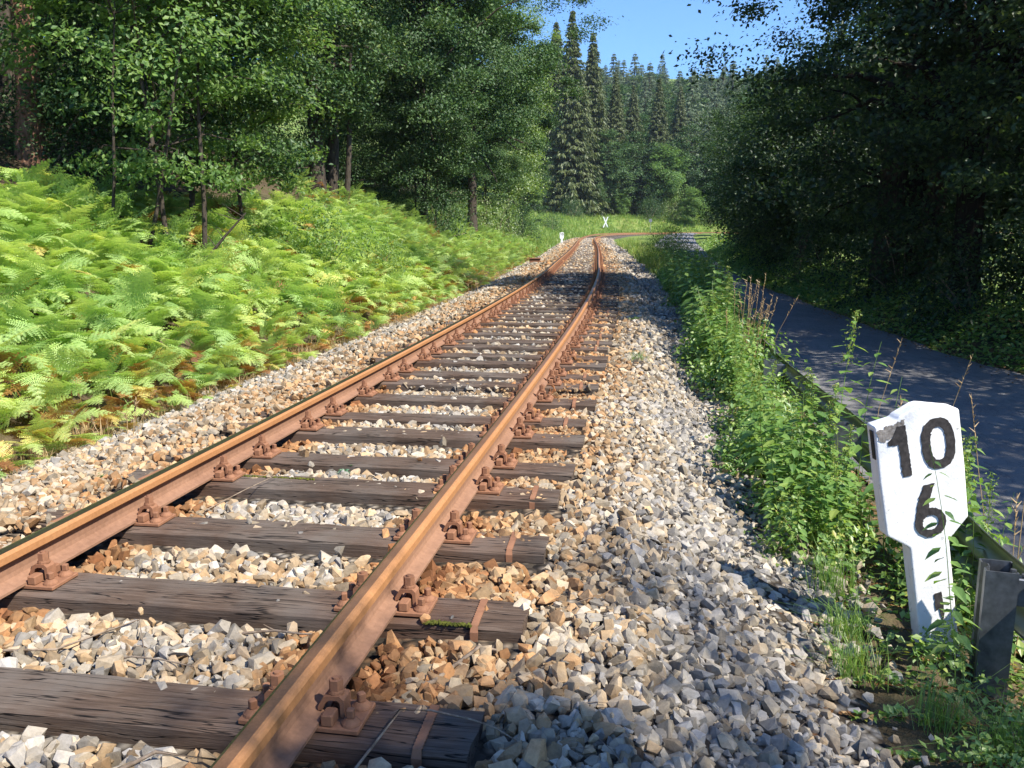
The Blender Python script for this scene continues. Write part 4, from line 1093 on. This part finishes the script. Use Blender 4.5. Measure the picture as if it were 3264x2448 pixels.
tree_proto('sapling', 5, 6.5, .9, 1.9, 110, 210, .042, .24, M_light, M_bark, .04, 40, (.4, -.1))
tree_proto('birch', 6, 19, 1.8, 2.7, 300, 200, .08, .36, M_birch, M_bark, .15, 36, drop=.5)
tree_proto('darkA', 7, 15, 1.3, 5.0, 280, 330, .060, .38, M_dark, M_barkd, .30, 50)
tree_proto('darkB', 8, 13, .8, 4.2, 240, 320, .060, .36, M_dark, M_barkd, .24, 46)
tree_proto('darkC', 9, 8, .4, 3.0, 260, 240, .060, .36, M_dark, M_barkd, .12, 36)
tree_proto('far', 10, 15, .6, 4.2, 240, 110, .16, .48, M_beech, M_bark, .22, 20)
tree_proto('farL', 11, 12, .5, 3.6, 220, 100, .15, .45, M_light, M_bark, .16, 20)
def tree(key, x, y, s, label, name='leafy_tree', cat='tree', group=None, sz=None, tilt=(0, 0), rz=None, dz=0):
    c, t = TREE[key]; o = thing(name, (x, y, float(G(x, y))-.1+dz), 0, label, cat, group)
    o.scale = (s, s, sz or s); o.rotation_euler = (tilt[0], tilt[1], rnd.uniform(0, 6.28) if rz is None else rz)
    obj('crown', c, o); obj('trunk', t, o); return o
# left wood, near
tree('high', -9.2, 10.6, 1.0, 'tall beech left of the red barked trunk, its crown above the photo')
tree('high', -8.6, 15.8, 1.0, 'tall beech with bare lower trunk behind the saplings'); tree('high', -8.2, 21.5, 1.0, 'tall beech with bare lower trunk in the dark gap')
for (x_, y_, r_, h_, l) in [(-10.5, 17.5, 2.0, 2.6, 'dark bush behind the red barked trunk'), (-13, 20.5, 2.4, 3.0, 'dark bush deep in the wood at the left edge'), (-8.6, 18.5, 1.8, 2.2, 'dark bush right behind the saplings'), (-15, 27, 2.6, 3.4, 'dark bush far up the left slope'), (-7.2, 14.2, 1.2, 1.3, 'low bush right of the red barked trunk')]:
    LATE.append(('beech', x_, y_, r_, h_, l))
tree('under', -9.6, 17.2, 1.1, 'airy young tree in the wood right behind the red barked trunk')
tree('sapling', -4.75, 12.4, 1.0, 'slender pale leaved sapling above the brightest ferns at the upper left')
tree('under', -5.2, 14.6, .92, 'small leaning tree over the fern bank, left of the deep dark gap')
tree('sapling', -4.7, 15.8, .95, 'light green sapling at the fern edge beside the round hazel shrub')
tree('under', -11.2, 16.0, 1.2, 'thin understorey tree left of the wood behind the red barked trunk')
tree('beechB', -11.5, 15.5, .8, 'dark beech deep in the wood behind the red barked trunk')
tree('beechA', -9.5, 19.5, .85, 'large beech in the shade behind the saplings at the upper left')
tree('beechC', -7.2, 19.0, .95, 'middle sized tree filling the wall of leaves above the ferns')
tree('beechB', -13.5, 22, .95, 'beech up the slope in the left wood, mostly hidden')
tree('beechB', -15.5, 24, 1.1, 'beech far behind the red barked trunk, closing the wood'); tree('beechC', -12.8, 19, 1.1, 'full beech closing the gap behind the red barked trunk')
tree('beechA', -10.5, 27, 1.0, 'tall beech on the slope behind the big overhanging one')
tree('beechA', -5.9, 27.5, .98, 'big beech with a heavy crown overhanging the ferns, left of centre top')
tree('beechB', -3.3, 34, 1.05, 'broad beech whose lit crown fills the top of the picture left of the sky')
tree('beechA', -1.9, 43, 1.0, 'beech at the end of the left wall of trees, next to the yellow green one')
tree('beechC', -7.0, 35, 1.1, 'beech in the shade between the big overhanging crowns')
tree('under', -3.6, 33.5, .85, 'small tree with two thin bare stems at the far edge of the ferns')
tree('beechC', -3.6, 48, .8, 'low full tree under the big crowns near the meadow')
tree('beechC', -1.6, 56, .72, 'bushy mid green tree above the yellowish shrub')
tree('birch', -.3, 66, 1.05, 'tall yellow green tree at the left edge of the sky', 'birch_tree')
tree('beechB', -4.5, 58, 1.1, 'tall beech behind the low trees by the meadow')
tree('beechC', .9, 78, .75, 'rounded dark green tree at the end of the left wood')
tree('birch', 1.0, 92, .9, 'pale drooping tree between the yellow green tree and the spruces', 'birch_tree')
tree('beechB', -8.5, 45, 1.1, 'beech high in the left wood, seen between crowns'); tree('beechB', -15, 32, 1.1, 'beech far up the left slope behind the others')
tree('beechA', -9, 70, 1.2, 'beech in the distance of the left wood')
bush('hazel', -3.45, 16.3, 1.1, 1.5, 'round pale green hazel shrub above the ferns, left of the dark gap', 'hazel_shrub')
bush('hazel', -2.85, 18.6, .8, 1.15, 'smaller yellowish hazel shrub right of the round one', 'hazel_shrub')
bush('beech', -2.7, 33.2, 1.2, 2.2, 'leafy dark shrub at the foot of the broad lit beech'); bush('yellow', -.9, 55, 1.6, 3.0, 'yellowish thin shrub at the meadow edge under the left wood'); bush('beech', .6, 62, 1.5, 2.6, 'dark green shrub right of the yellowish one at the meadow edge'); bush('yellow', -2.6, 50, 1.5, 2.4, 'olive shrub at the end of the ferns')
for a_ in LATE: bush(*a_)
# shade-side filler so the forest floor stays dark behind the edge
for i in range(16):
    y = 12+i*3.2; x_, y_, k = pos(-7.2-rnd.uniform(0, 2.5)-.04*y, y); bush('beech', x_, y_, rnd.uniform(1.4, 2.0), rnd.uniform(1.8, 3.0), 'dark understorey shrub under the beeches of the left wood', group='understorey shrubs of the left wood')
# red barked trunk
def pine():
    o = thing('pine_tree', (-7.42, 14.0, float(G(-7.42, 14.0))-.2), 0, 'thick reddish scaly trunk standing at the upper left edge of the photo', 'pine tree')
    z = np.linspace(0, 17, 16); P = np.stack([.035*z+.04*np.sin(z), .03*np.cos(z*.8), z], 1); rr = .175-.006*z; rr[0] = .25
    V, F = tube_arr(P, rr, 16); V += R.normal(0, .006, V.shape); parts = [(V, F)]
    Vs = [V]; Fs = [F]; b = len(V); r = np.random.default_rng(5); tips = []
    for i in range(20):
        zz = r.uniform(9, 16.5); a = r.uniform(0, 6.28); l = r.uniform(1, 2.6); e = np.array([math.cos(a)*l+.6, math.sin(a)*l, zz+.5]); tips.append(e)
        V, F = tube_arr([np.array([.035*zz, 0, zz]), e*np.array([.6, .6, 1]), e], [.04, .025, .01], 5); Vs.append(V); Fs.append(F+b); b += len(V)
    for zz, a in ((1.9, .6), (2.6, -1.2), (3.2, 2.4)):
        V, F = tube_arr([np.array([.035*zz, 0, zz]), np.array([math.cos(a)*.5, math.sin(a)*.5, zz+.1]), np.array([math.cos(a)*1.1, math.sin(a)*1.1, zz-.05])], [.014, .009, .004], 5); Vs.append(V); Fs.append(F+b); b += len(V)
    obj('trunk', mesh_np('trunk', np.vstack(Vs), np.vstack(Fs), [M_barkr], smooth=True), o)
    tips = np.array(tips); c = np.repeat(tips, 300, 0)+r.normal(0, .45, (6000, 3))*[1, 1, .4]; V, F = leafcloud(c, .06, r, .3, .12); obj('crown', mesh_np('crown', V, F, [M_spruce]), o)
pine()
# bare stems and a fallen branch at the wood's edge
def stem(x, y, h, r0, lean, label, name='bare_stem', cat='bare stem'):
    m = MB(); P = [(0, 0, 0), (lean[0]*.35+.02, lean[1]*.3, h*.33), (lean[0]*.7-.02, lean[1]*.7, h*.68), (lean[0], lean[1], h)]
    m.tube(P, [r0, r0*.85, r0*.6, r0*.3], 7)
    for q in range(5):
        t = rnd.uniform(.3, .95); b = Vector(P[1]).lerp(Vector(P[3]), t); m.tube([b, b+Vector((rnd.uniform(-.4, .4), rnd.uniform(-.3, .3), rnd.uniform(.1, .35)))], [r0*.3, .002], 4)
    o = m.build(name, M_bark, None, True); o.location = (x, y, float(G(x, y))-.1); return tag(o, label, cat)
stem(-5.25, 11.7, 3.2, .024, (.30, 0), 'thin straight bare stem among the leaves, first right of the red barked trunk')
stem(-5.0, 12.2, 3.4, .032, (.75, .1), 'bare stem slanting right above the ferns')
stem(-4.35, 12.6, 3.4, .04, (.10, 0), 'pale upright stem in the middle of the sapling leaves')
stem(-4.5, 12.0, 1.0, .03, (.9, .2), 'dead branch lying aslant on the fern tops')
stem(-5.6, 28.2, 6.0, .20, (.2, 0), 'thick trunk in the dark gap under the big overhanging crown', 'old_trunk', 'trunk')
stem(-3.05, 35.5, 4.5, .06, (.25, 0), 'thin dark stem leaning right at the far edge of the ferns'); stem(-3.6, 36, 4.5, .045, (.02, 0), 'thin pale stem just left of the leaning dark one')
stem(-5.15, 28.0, 5.5, .10, (.35, 0), 'second trunk beside the thick one in the dark gap', 'old_trunk', 'trunk')

# spruces
def spruce_mesh(seed, H, Rb, nwh, nb, ns, sl, mt, bk, drop=.5, pw=.85):
    r = np.random.default_rng(seed); Vt, Ft = tube_arr([np.array([0, 0, -.3]), np.array([0, 0, H*.5]), np.array([0, 0, H])], [H*.014, H*.008, .02], 7); C0, D0, S0 = [], [], []
    for i in range(nwh):
        t = (i+r.random())/nwh; z = H*(.04+.95*t); L = Rb*(1-t)**pw*(1+.12*math.sin(i*1.7+seed))+.12
        m = max(4, int(nb*(.35+.65*(1-t))))
        az = r.uniform(0, 2*PI)+np.arange(m)*2*PI/m+r.normal(0, .25, m); Li = L*r.uniform(.6, 1.12, m)
        for a, l in zip(az, Li):
            k = max(3, int(ns*(.3+.7*l/Rb))); s = r.random(k)**.75; dirv = np.array([math.cos(a), math.sin(a), 0]); sd_ = np.array([-dirv[1], dirv[0], 0])
            c = dirv*(l*s)[:, None]+sd_*(r.normal(0, .10, k)*l*(1-s*.6))[:, None]; c[:, 2] = z-drop*l*(s-.25*s*s)+.18*l*s**3
            C0.append(c); D0.append(np.repeat((dirv*.55)[None], k, 0)+sd_*r.normal(0, .5, (k, 1))+np.array([0, 0, -1.0])*(.5+.6*r.random((k, 1)))); S0.append(np.full(k, sl)*r.uniform(.5, 1.3, k)*(.45+.55*(1-t)))
    C0, D0, S0 = np.vstack(C0), np.vstack(D0), np.concatenate(S0); D0 /= np.linalg.norm(D0, axis=1)[:, None]; W = np.cross(D0, r.normal(size=D0.shape)); W /= np.linalg.norm(W, axis=1)[:, None]
    E = C0+D0*S0[:, None]; V = np.stack([C0, C0+D0*(S0*.4)[:, None]+W*(S0*.12)[:, None], E, C0+D0*(S0*.4)[:, None]-W*(S0*.12)[:, None]], 1).reshape(-1, 3)
    F = np.arange(len(C0))[:, None]*4+np.array([0, 1, 2, 3])
    return mesh_np('crown', V, F, [mt]), mesh_np('trunk', Vt, Ft, [bk], smooth=True)
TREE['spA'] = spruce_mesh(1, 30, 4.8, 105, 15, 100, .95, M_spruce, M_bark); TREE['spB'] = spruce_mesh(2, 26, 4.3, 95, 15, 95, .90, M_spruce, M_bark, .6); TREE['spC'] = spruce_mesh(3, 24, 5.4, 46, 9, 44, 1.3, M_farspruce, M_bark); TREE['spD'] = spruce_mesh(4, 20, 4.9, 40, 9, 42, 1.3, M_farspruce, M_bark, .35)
tree('spA', 9.6, 148, 1.08, 'tallest spruce, its top cutting the sky left of the far hill', 'spruce_tree', 'spruce'); tree('spB', 13.4, 154, 1.15, 'dense olive spruce right of the tallest one', 'spruce_tree', 'spruce')
tree('spB', 7.4, 156, 1.2, 'spruce half hidden behind the tallest one', 'spruce_tree', 'spruce'); tree('spA', 17.8, 158, .80, 'spruce rising behind the leafy trees at the middle of the far wood', 'spruce_tree', 'spruce')
tree('spB', 21.5, 163, .86, 'slim spruce second in the middle of the far wood', 'spruce_tree', 'spruce'); tree('spA', 26.5, 166, .80, 'broad spruce with hanging boughs right of the middle of the far wood', 'spruce_tree', 'spruce'); tree('spB', 31.5, 172, .86, 'spruce at the right end of the far wood', 'spruce_tree', 'spruce')
tree('far', 16.0, 152, .95, 'bluish green leafy tree right of the dense spruce', tilt=(0, 0)); tree('far', 21.5, 156, .95, 'round leafy tree in the far wood behind the crossing'); tree('farL', 25.8, 154, 1.05, 'pale leafy tree with a light trunk behind the far track'); tree('far', 31, 158, 1.05, 'leafy tree above the far track at the right'); tree('far', 36, 160, 1.0, 'leafy tree at the right end behind the far track')
tree('farL', 30, 150, .55, 'low light green tree beside the far track'); tree('farL', 18.2, 150.5, .38, 'yellow green bush behind the crossing sign'); tree('far', 13.3, 148, .5, 'dark bushy tree left of the crossing sign')
bush('beech', 23, 150, 2.6, 4.2, 'rounded dark shrub behind the far track'); bush('yellow', 27, 151, 2.4, 4.6, 'yellowish shrub behind the far track'); bush('beech', 33.5, 152, 2.6, 4.0, 'green shrub near the right end of the far track')
bush('beech', 5.0, 112, 1.7, 2.6, 'dark shrub in the meadow under the tallest spruce'); bush('beech', 9.5, 140, 2.2, 3.0, 'shrub at the foot of the dense spruce')
# hillside
nh = 0
hs = []
for yy in np.arange(176, 330, 6.0):
    for xx in np.arange(-20, 110, 5.6):
        x_ = xx+rnd.uniform(-2.2, 2.2); y_ = yy+rnd.uniform(-2.4, 2.4)
        if x_/y_ < -.02 or x_/y_ > .30 or rnd.random() < .12: continue
        hs.append((x_, y_))
for (x_, y_) in hs:
    nh += 1
    kd = rnd.random()
    k_ = rnd.uniform(.6, 1.08)
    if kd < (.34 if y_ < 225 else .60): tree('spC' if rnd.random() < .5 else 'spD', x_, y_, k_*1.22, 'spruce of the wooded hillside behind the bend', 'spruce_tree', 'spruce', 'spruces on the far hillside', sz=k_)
    else: tree('far', x_, y_, rnd.uniform(.9, 1.3), 'leafy tree among the spruces of the far hillside', 'leafy_tree', 'tree', 'leafy trees on the far hillside')
print('hill trees', nh)

# right belt along the road
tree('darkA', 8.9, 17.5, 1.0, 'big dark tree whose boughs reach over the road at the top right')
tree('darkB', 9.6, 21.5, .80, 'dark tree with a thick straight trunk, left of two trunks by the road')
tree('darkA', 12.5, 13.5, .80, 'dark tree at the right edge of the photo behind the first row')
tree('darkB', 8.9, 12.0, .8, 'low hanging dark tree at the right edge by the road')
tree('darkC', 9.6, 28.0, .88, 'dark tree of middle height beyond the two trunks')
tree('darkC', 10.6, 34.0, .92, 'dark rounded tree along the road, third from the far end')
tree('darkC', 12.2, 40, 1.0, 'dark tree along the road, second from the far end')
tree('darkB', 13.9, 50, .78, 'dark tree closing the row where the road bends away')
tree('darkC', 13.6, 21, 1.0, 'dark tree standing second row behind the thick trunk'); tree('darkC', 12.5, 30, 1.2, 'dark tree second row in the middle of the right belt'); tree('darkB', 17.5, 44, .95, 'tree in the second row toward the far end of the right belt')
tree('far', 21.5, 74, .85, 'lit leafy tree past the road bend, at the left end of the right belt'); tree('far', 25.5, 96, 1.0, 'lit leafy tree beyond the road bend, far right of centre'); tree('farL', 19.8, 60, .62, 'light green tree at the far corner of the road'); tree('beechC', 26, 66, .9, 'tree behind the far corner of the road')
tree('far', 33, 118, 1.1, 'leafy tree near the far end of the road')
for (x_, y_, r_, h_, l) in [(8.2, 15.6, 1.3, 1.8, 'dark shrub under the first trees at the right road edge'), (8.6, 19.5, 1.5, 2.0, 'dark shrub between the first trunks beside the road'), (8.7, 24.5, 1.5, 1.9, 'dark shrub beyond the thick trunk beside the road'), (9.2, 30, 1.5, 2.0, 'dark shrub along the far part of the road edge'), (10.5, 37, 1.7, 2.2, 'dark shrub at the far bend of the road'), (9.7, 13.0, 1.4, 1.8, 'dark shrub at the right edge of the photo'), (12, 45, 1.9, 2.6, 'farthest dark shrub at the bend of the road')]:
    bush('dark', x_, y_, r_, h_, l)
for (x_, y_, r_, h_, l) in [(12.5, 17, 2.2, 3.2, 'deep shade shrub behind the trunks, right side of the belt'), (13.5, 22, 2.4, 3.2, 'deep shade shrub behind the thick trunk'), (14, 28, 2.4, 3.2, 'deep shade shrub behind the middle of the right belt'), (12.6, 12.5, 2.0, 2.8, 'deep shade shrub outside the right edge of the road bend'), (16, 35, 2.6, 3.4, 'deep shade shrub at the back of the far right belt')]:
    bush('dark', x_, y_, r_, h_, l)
bush('weed', 2.12, 4.15, .26, .55, 'leafy weed clump filling the gap between the white marker and the near post', 'weed_clump', 'weed')
bush('weed', 1.90, 3.56, .13, .20, 'small leafy clump hiding the foot of the white marker', 'weed_clump', 'weed'); bush('weed', 2.25, 3.25, .14, .5, 'leafy weed clump right of the nearest barrier post', 'weed_clump', 'weed'); bush('weed', 1.75, 2.75, .20, .22, 'low weed clump in the bottom right corner', 'weed_clump', 'weed'); bush('weed', 2.45, 4.6, .38, .8, 'weed clump behind the white marker by the barrier', 'weed_clump', 'weed')
bush('hazel', 8.0, 24.3, .7, 1.0, 'bright lit shrub patch at the right edge of the road'); bush('hazel', 9.3, 33, .9, 1.6, 'flowering lit shrub at the far edge of the road')
stem(9.0, 21.6, 11, .36, (.3, 0), 'thick dark trunk standing left of the pair by the road', 'old_trunk', 'trunk'); stem(9.55, 20.8, 11, .26, (.9, .3), 'dark trunk leaning right, right of the pair by the road', 'old_trunk', 'trunk')
stem(10.2, 17.2, 10, .22, (1.1, 0), 'dark trunk leaning to the upper right corner', 'old_trunk', 'trunk'); stem(8.3, 26.5, 6, .13, (1.3, 0), 'thin curved trunk lit from behind, beyond the pair', 'old_trunk', 'trunk')
# trees outside the frame whose shade falls on the road and the ballast
tree('beechB', 6.3, -2.8, .65, 'small tree beside the road behind the photographer'); tree('darkB', 11.6, 1.5, .85, 'tree across the road beside the photographer'); tree('darkC', 10.9, 5.4, 1.15, 'tree across the road just outside the right edge')
tree('under', 9.8, -3.2, .95, 'young tree across the road behind the photographer')

# ------------------------------------------------------------------ crossing sign and small lineside things
def crossbuck(x, y):
    o = thing('crossing_sign', (x, y, float(G(x, y))), rad(5), 'white X shaped railway crossing sign on a post beyond the bend', 'crossing sign')
    m = MB(); m.cyl((0, .04, 0), .04, .04, 2.9, 10); m.build('post', M_greym, o)
    for a in (-1, 1):
        m = MB(); A = rad(24)*a; L = .88
        rot = np.array(Matrix.Rotation(A, 3, 'Y'))
        m.box((0, 0, 2.1), (.16, .02, 2*L), rot=rot, bev=.004); ob = m.build('arm', M_white, o); ob.location = (0, -.012*a, 0)
        for e in (-1, 1):
            m = MB(); c = rot @ np.array([0, 0, e*(L-.11)]); m.box((c[0], -.004, c[2]+2.1), (.162, .018, .20), rot=rot); q = m.build('tip', M_white, ob); 
    return o
crossbuck(14.25, 137).location.z = -.25
m = MB(); m.box((0, 0, .16), (.42, .30, .20), bev=.02); m.box((0, -.02, .27), (.46, .34, .03), bev=.008); x_, y_, k = pos(-1.72, 34.5)
o = m.build('cable_box', M_iron); o.location = (x_, y_, float(G(x_, y_))-.05); tag(o, 'small rusty cable box on the ballast left of the track, by the far shade', 'cable box')
m = MB(); m.cyl((0, 0, 0), .035, .035, 2.2, 8); m.box((0, 0, 1.9), (.5, .03, .5), bev=.01); o = m.build('sign_back', M_greym); o.location = (22.0, 143, float(G(22, 143))); tag(o, 'grey back of a small sign near the far track', 'sign')

# ------------------------------------------------------------------ haze
m, nt, out = mat('pale_air'); pv = N(nt, 'ShaderNodeVolumePrincipled'); pv.inputs['Density'].default_value = .00018; pv.inputs['Color'].default_value = (.80, .88, 1, 1); pv.inputs['Anisotropy'].default_value = .2
nt.links.new(pv.outputs[0], out.inputs['Volume'])
hz = MB(); hz.box((30, 190, 60), (640, 900, 170)); hz = hz.build('haze', m); tag(hz, 'thin pale air over the valley, fading the far hillside', 'haze', kind='stuff')
cy.volume_bounces = 0; cy.volume_step_rate = 4
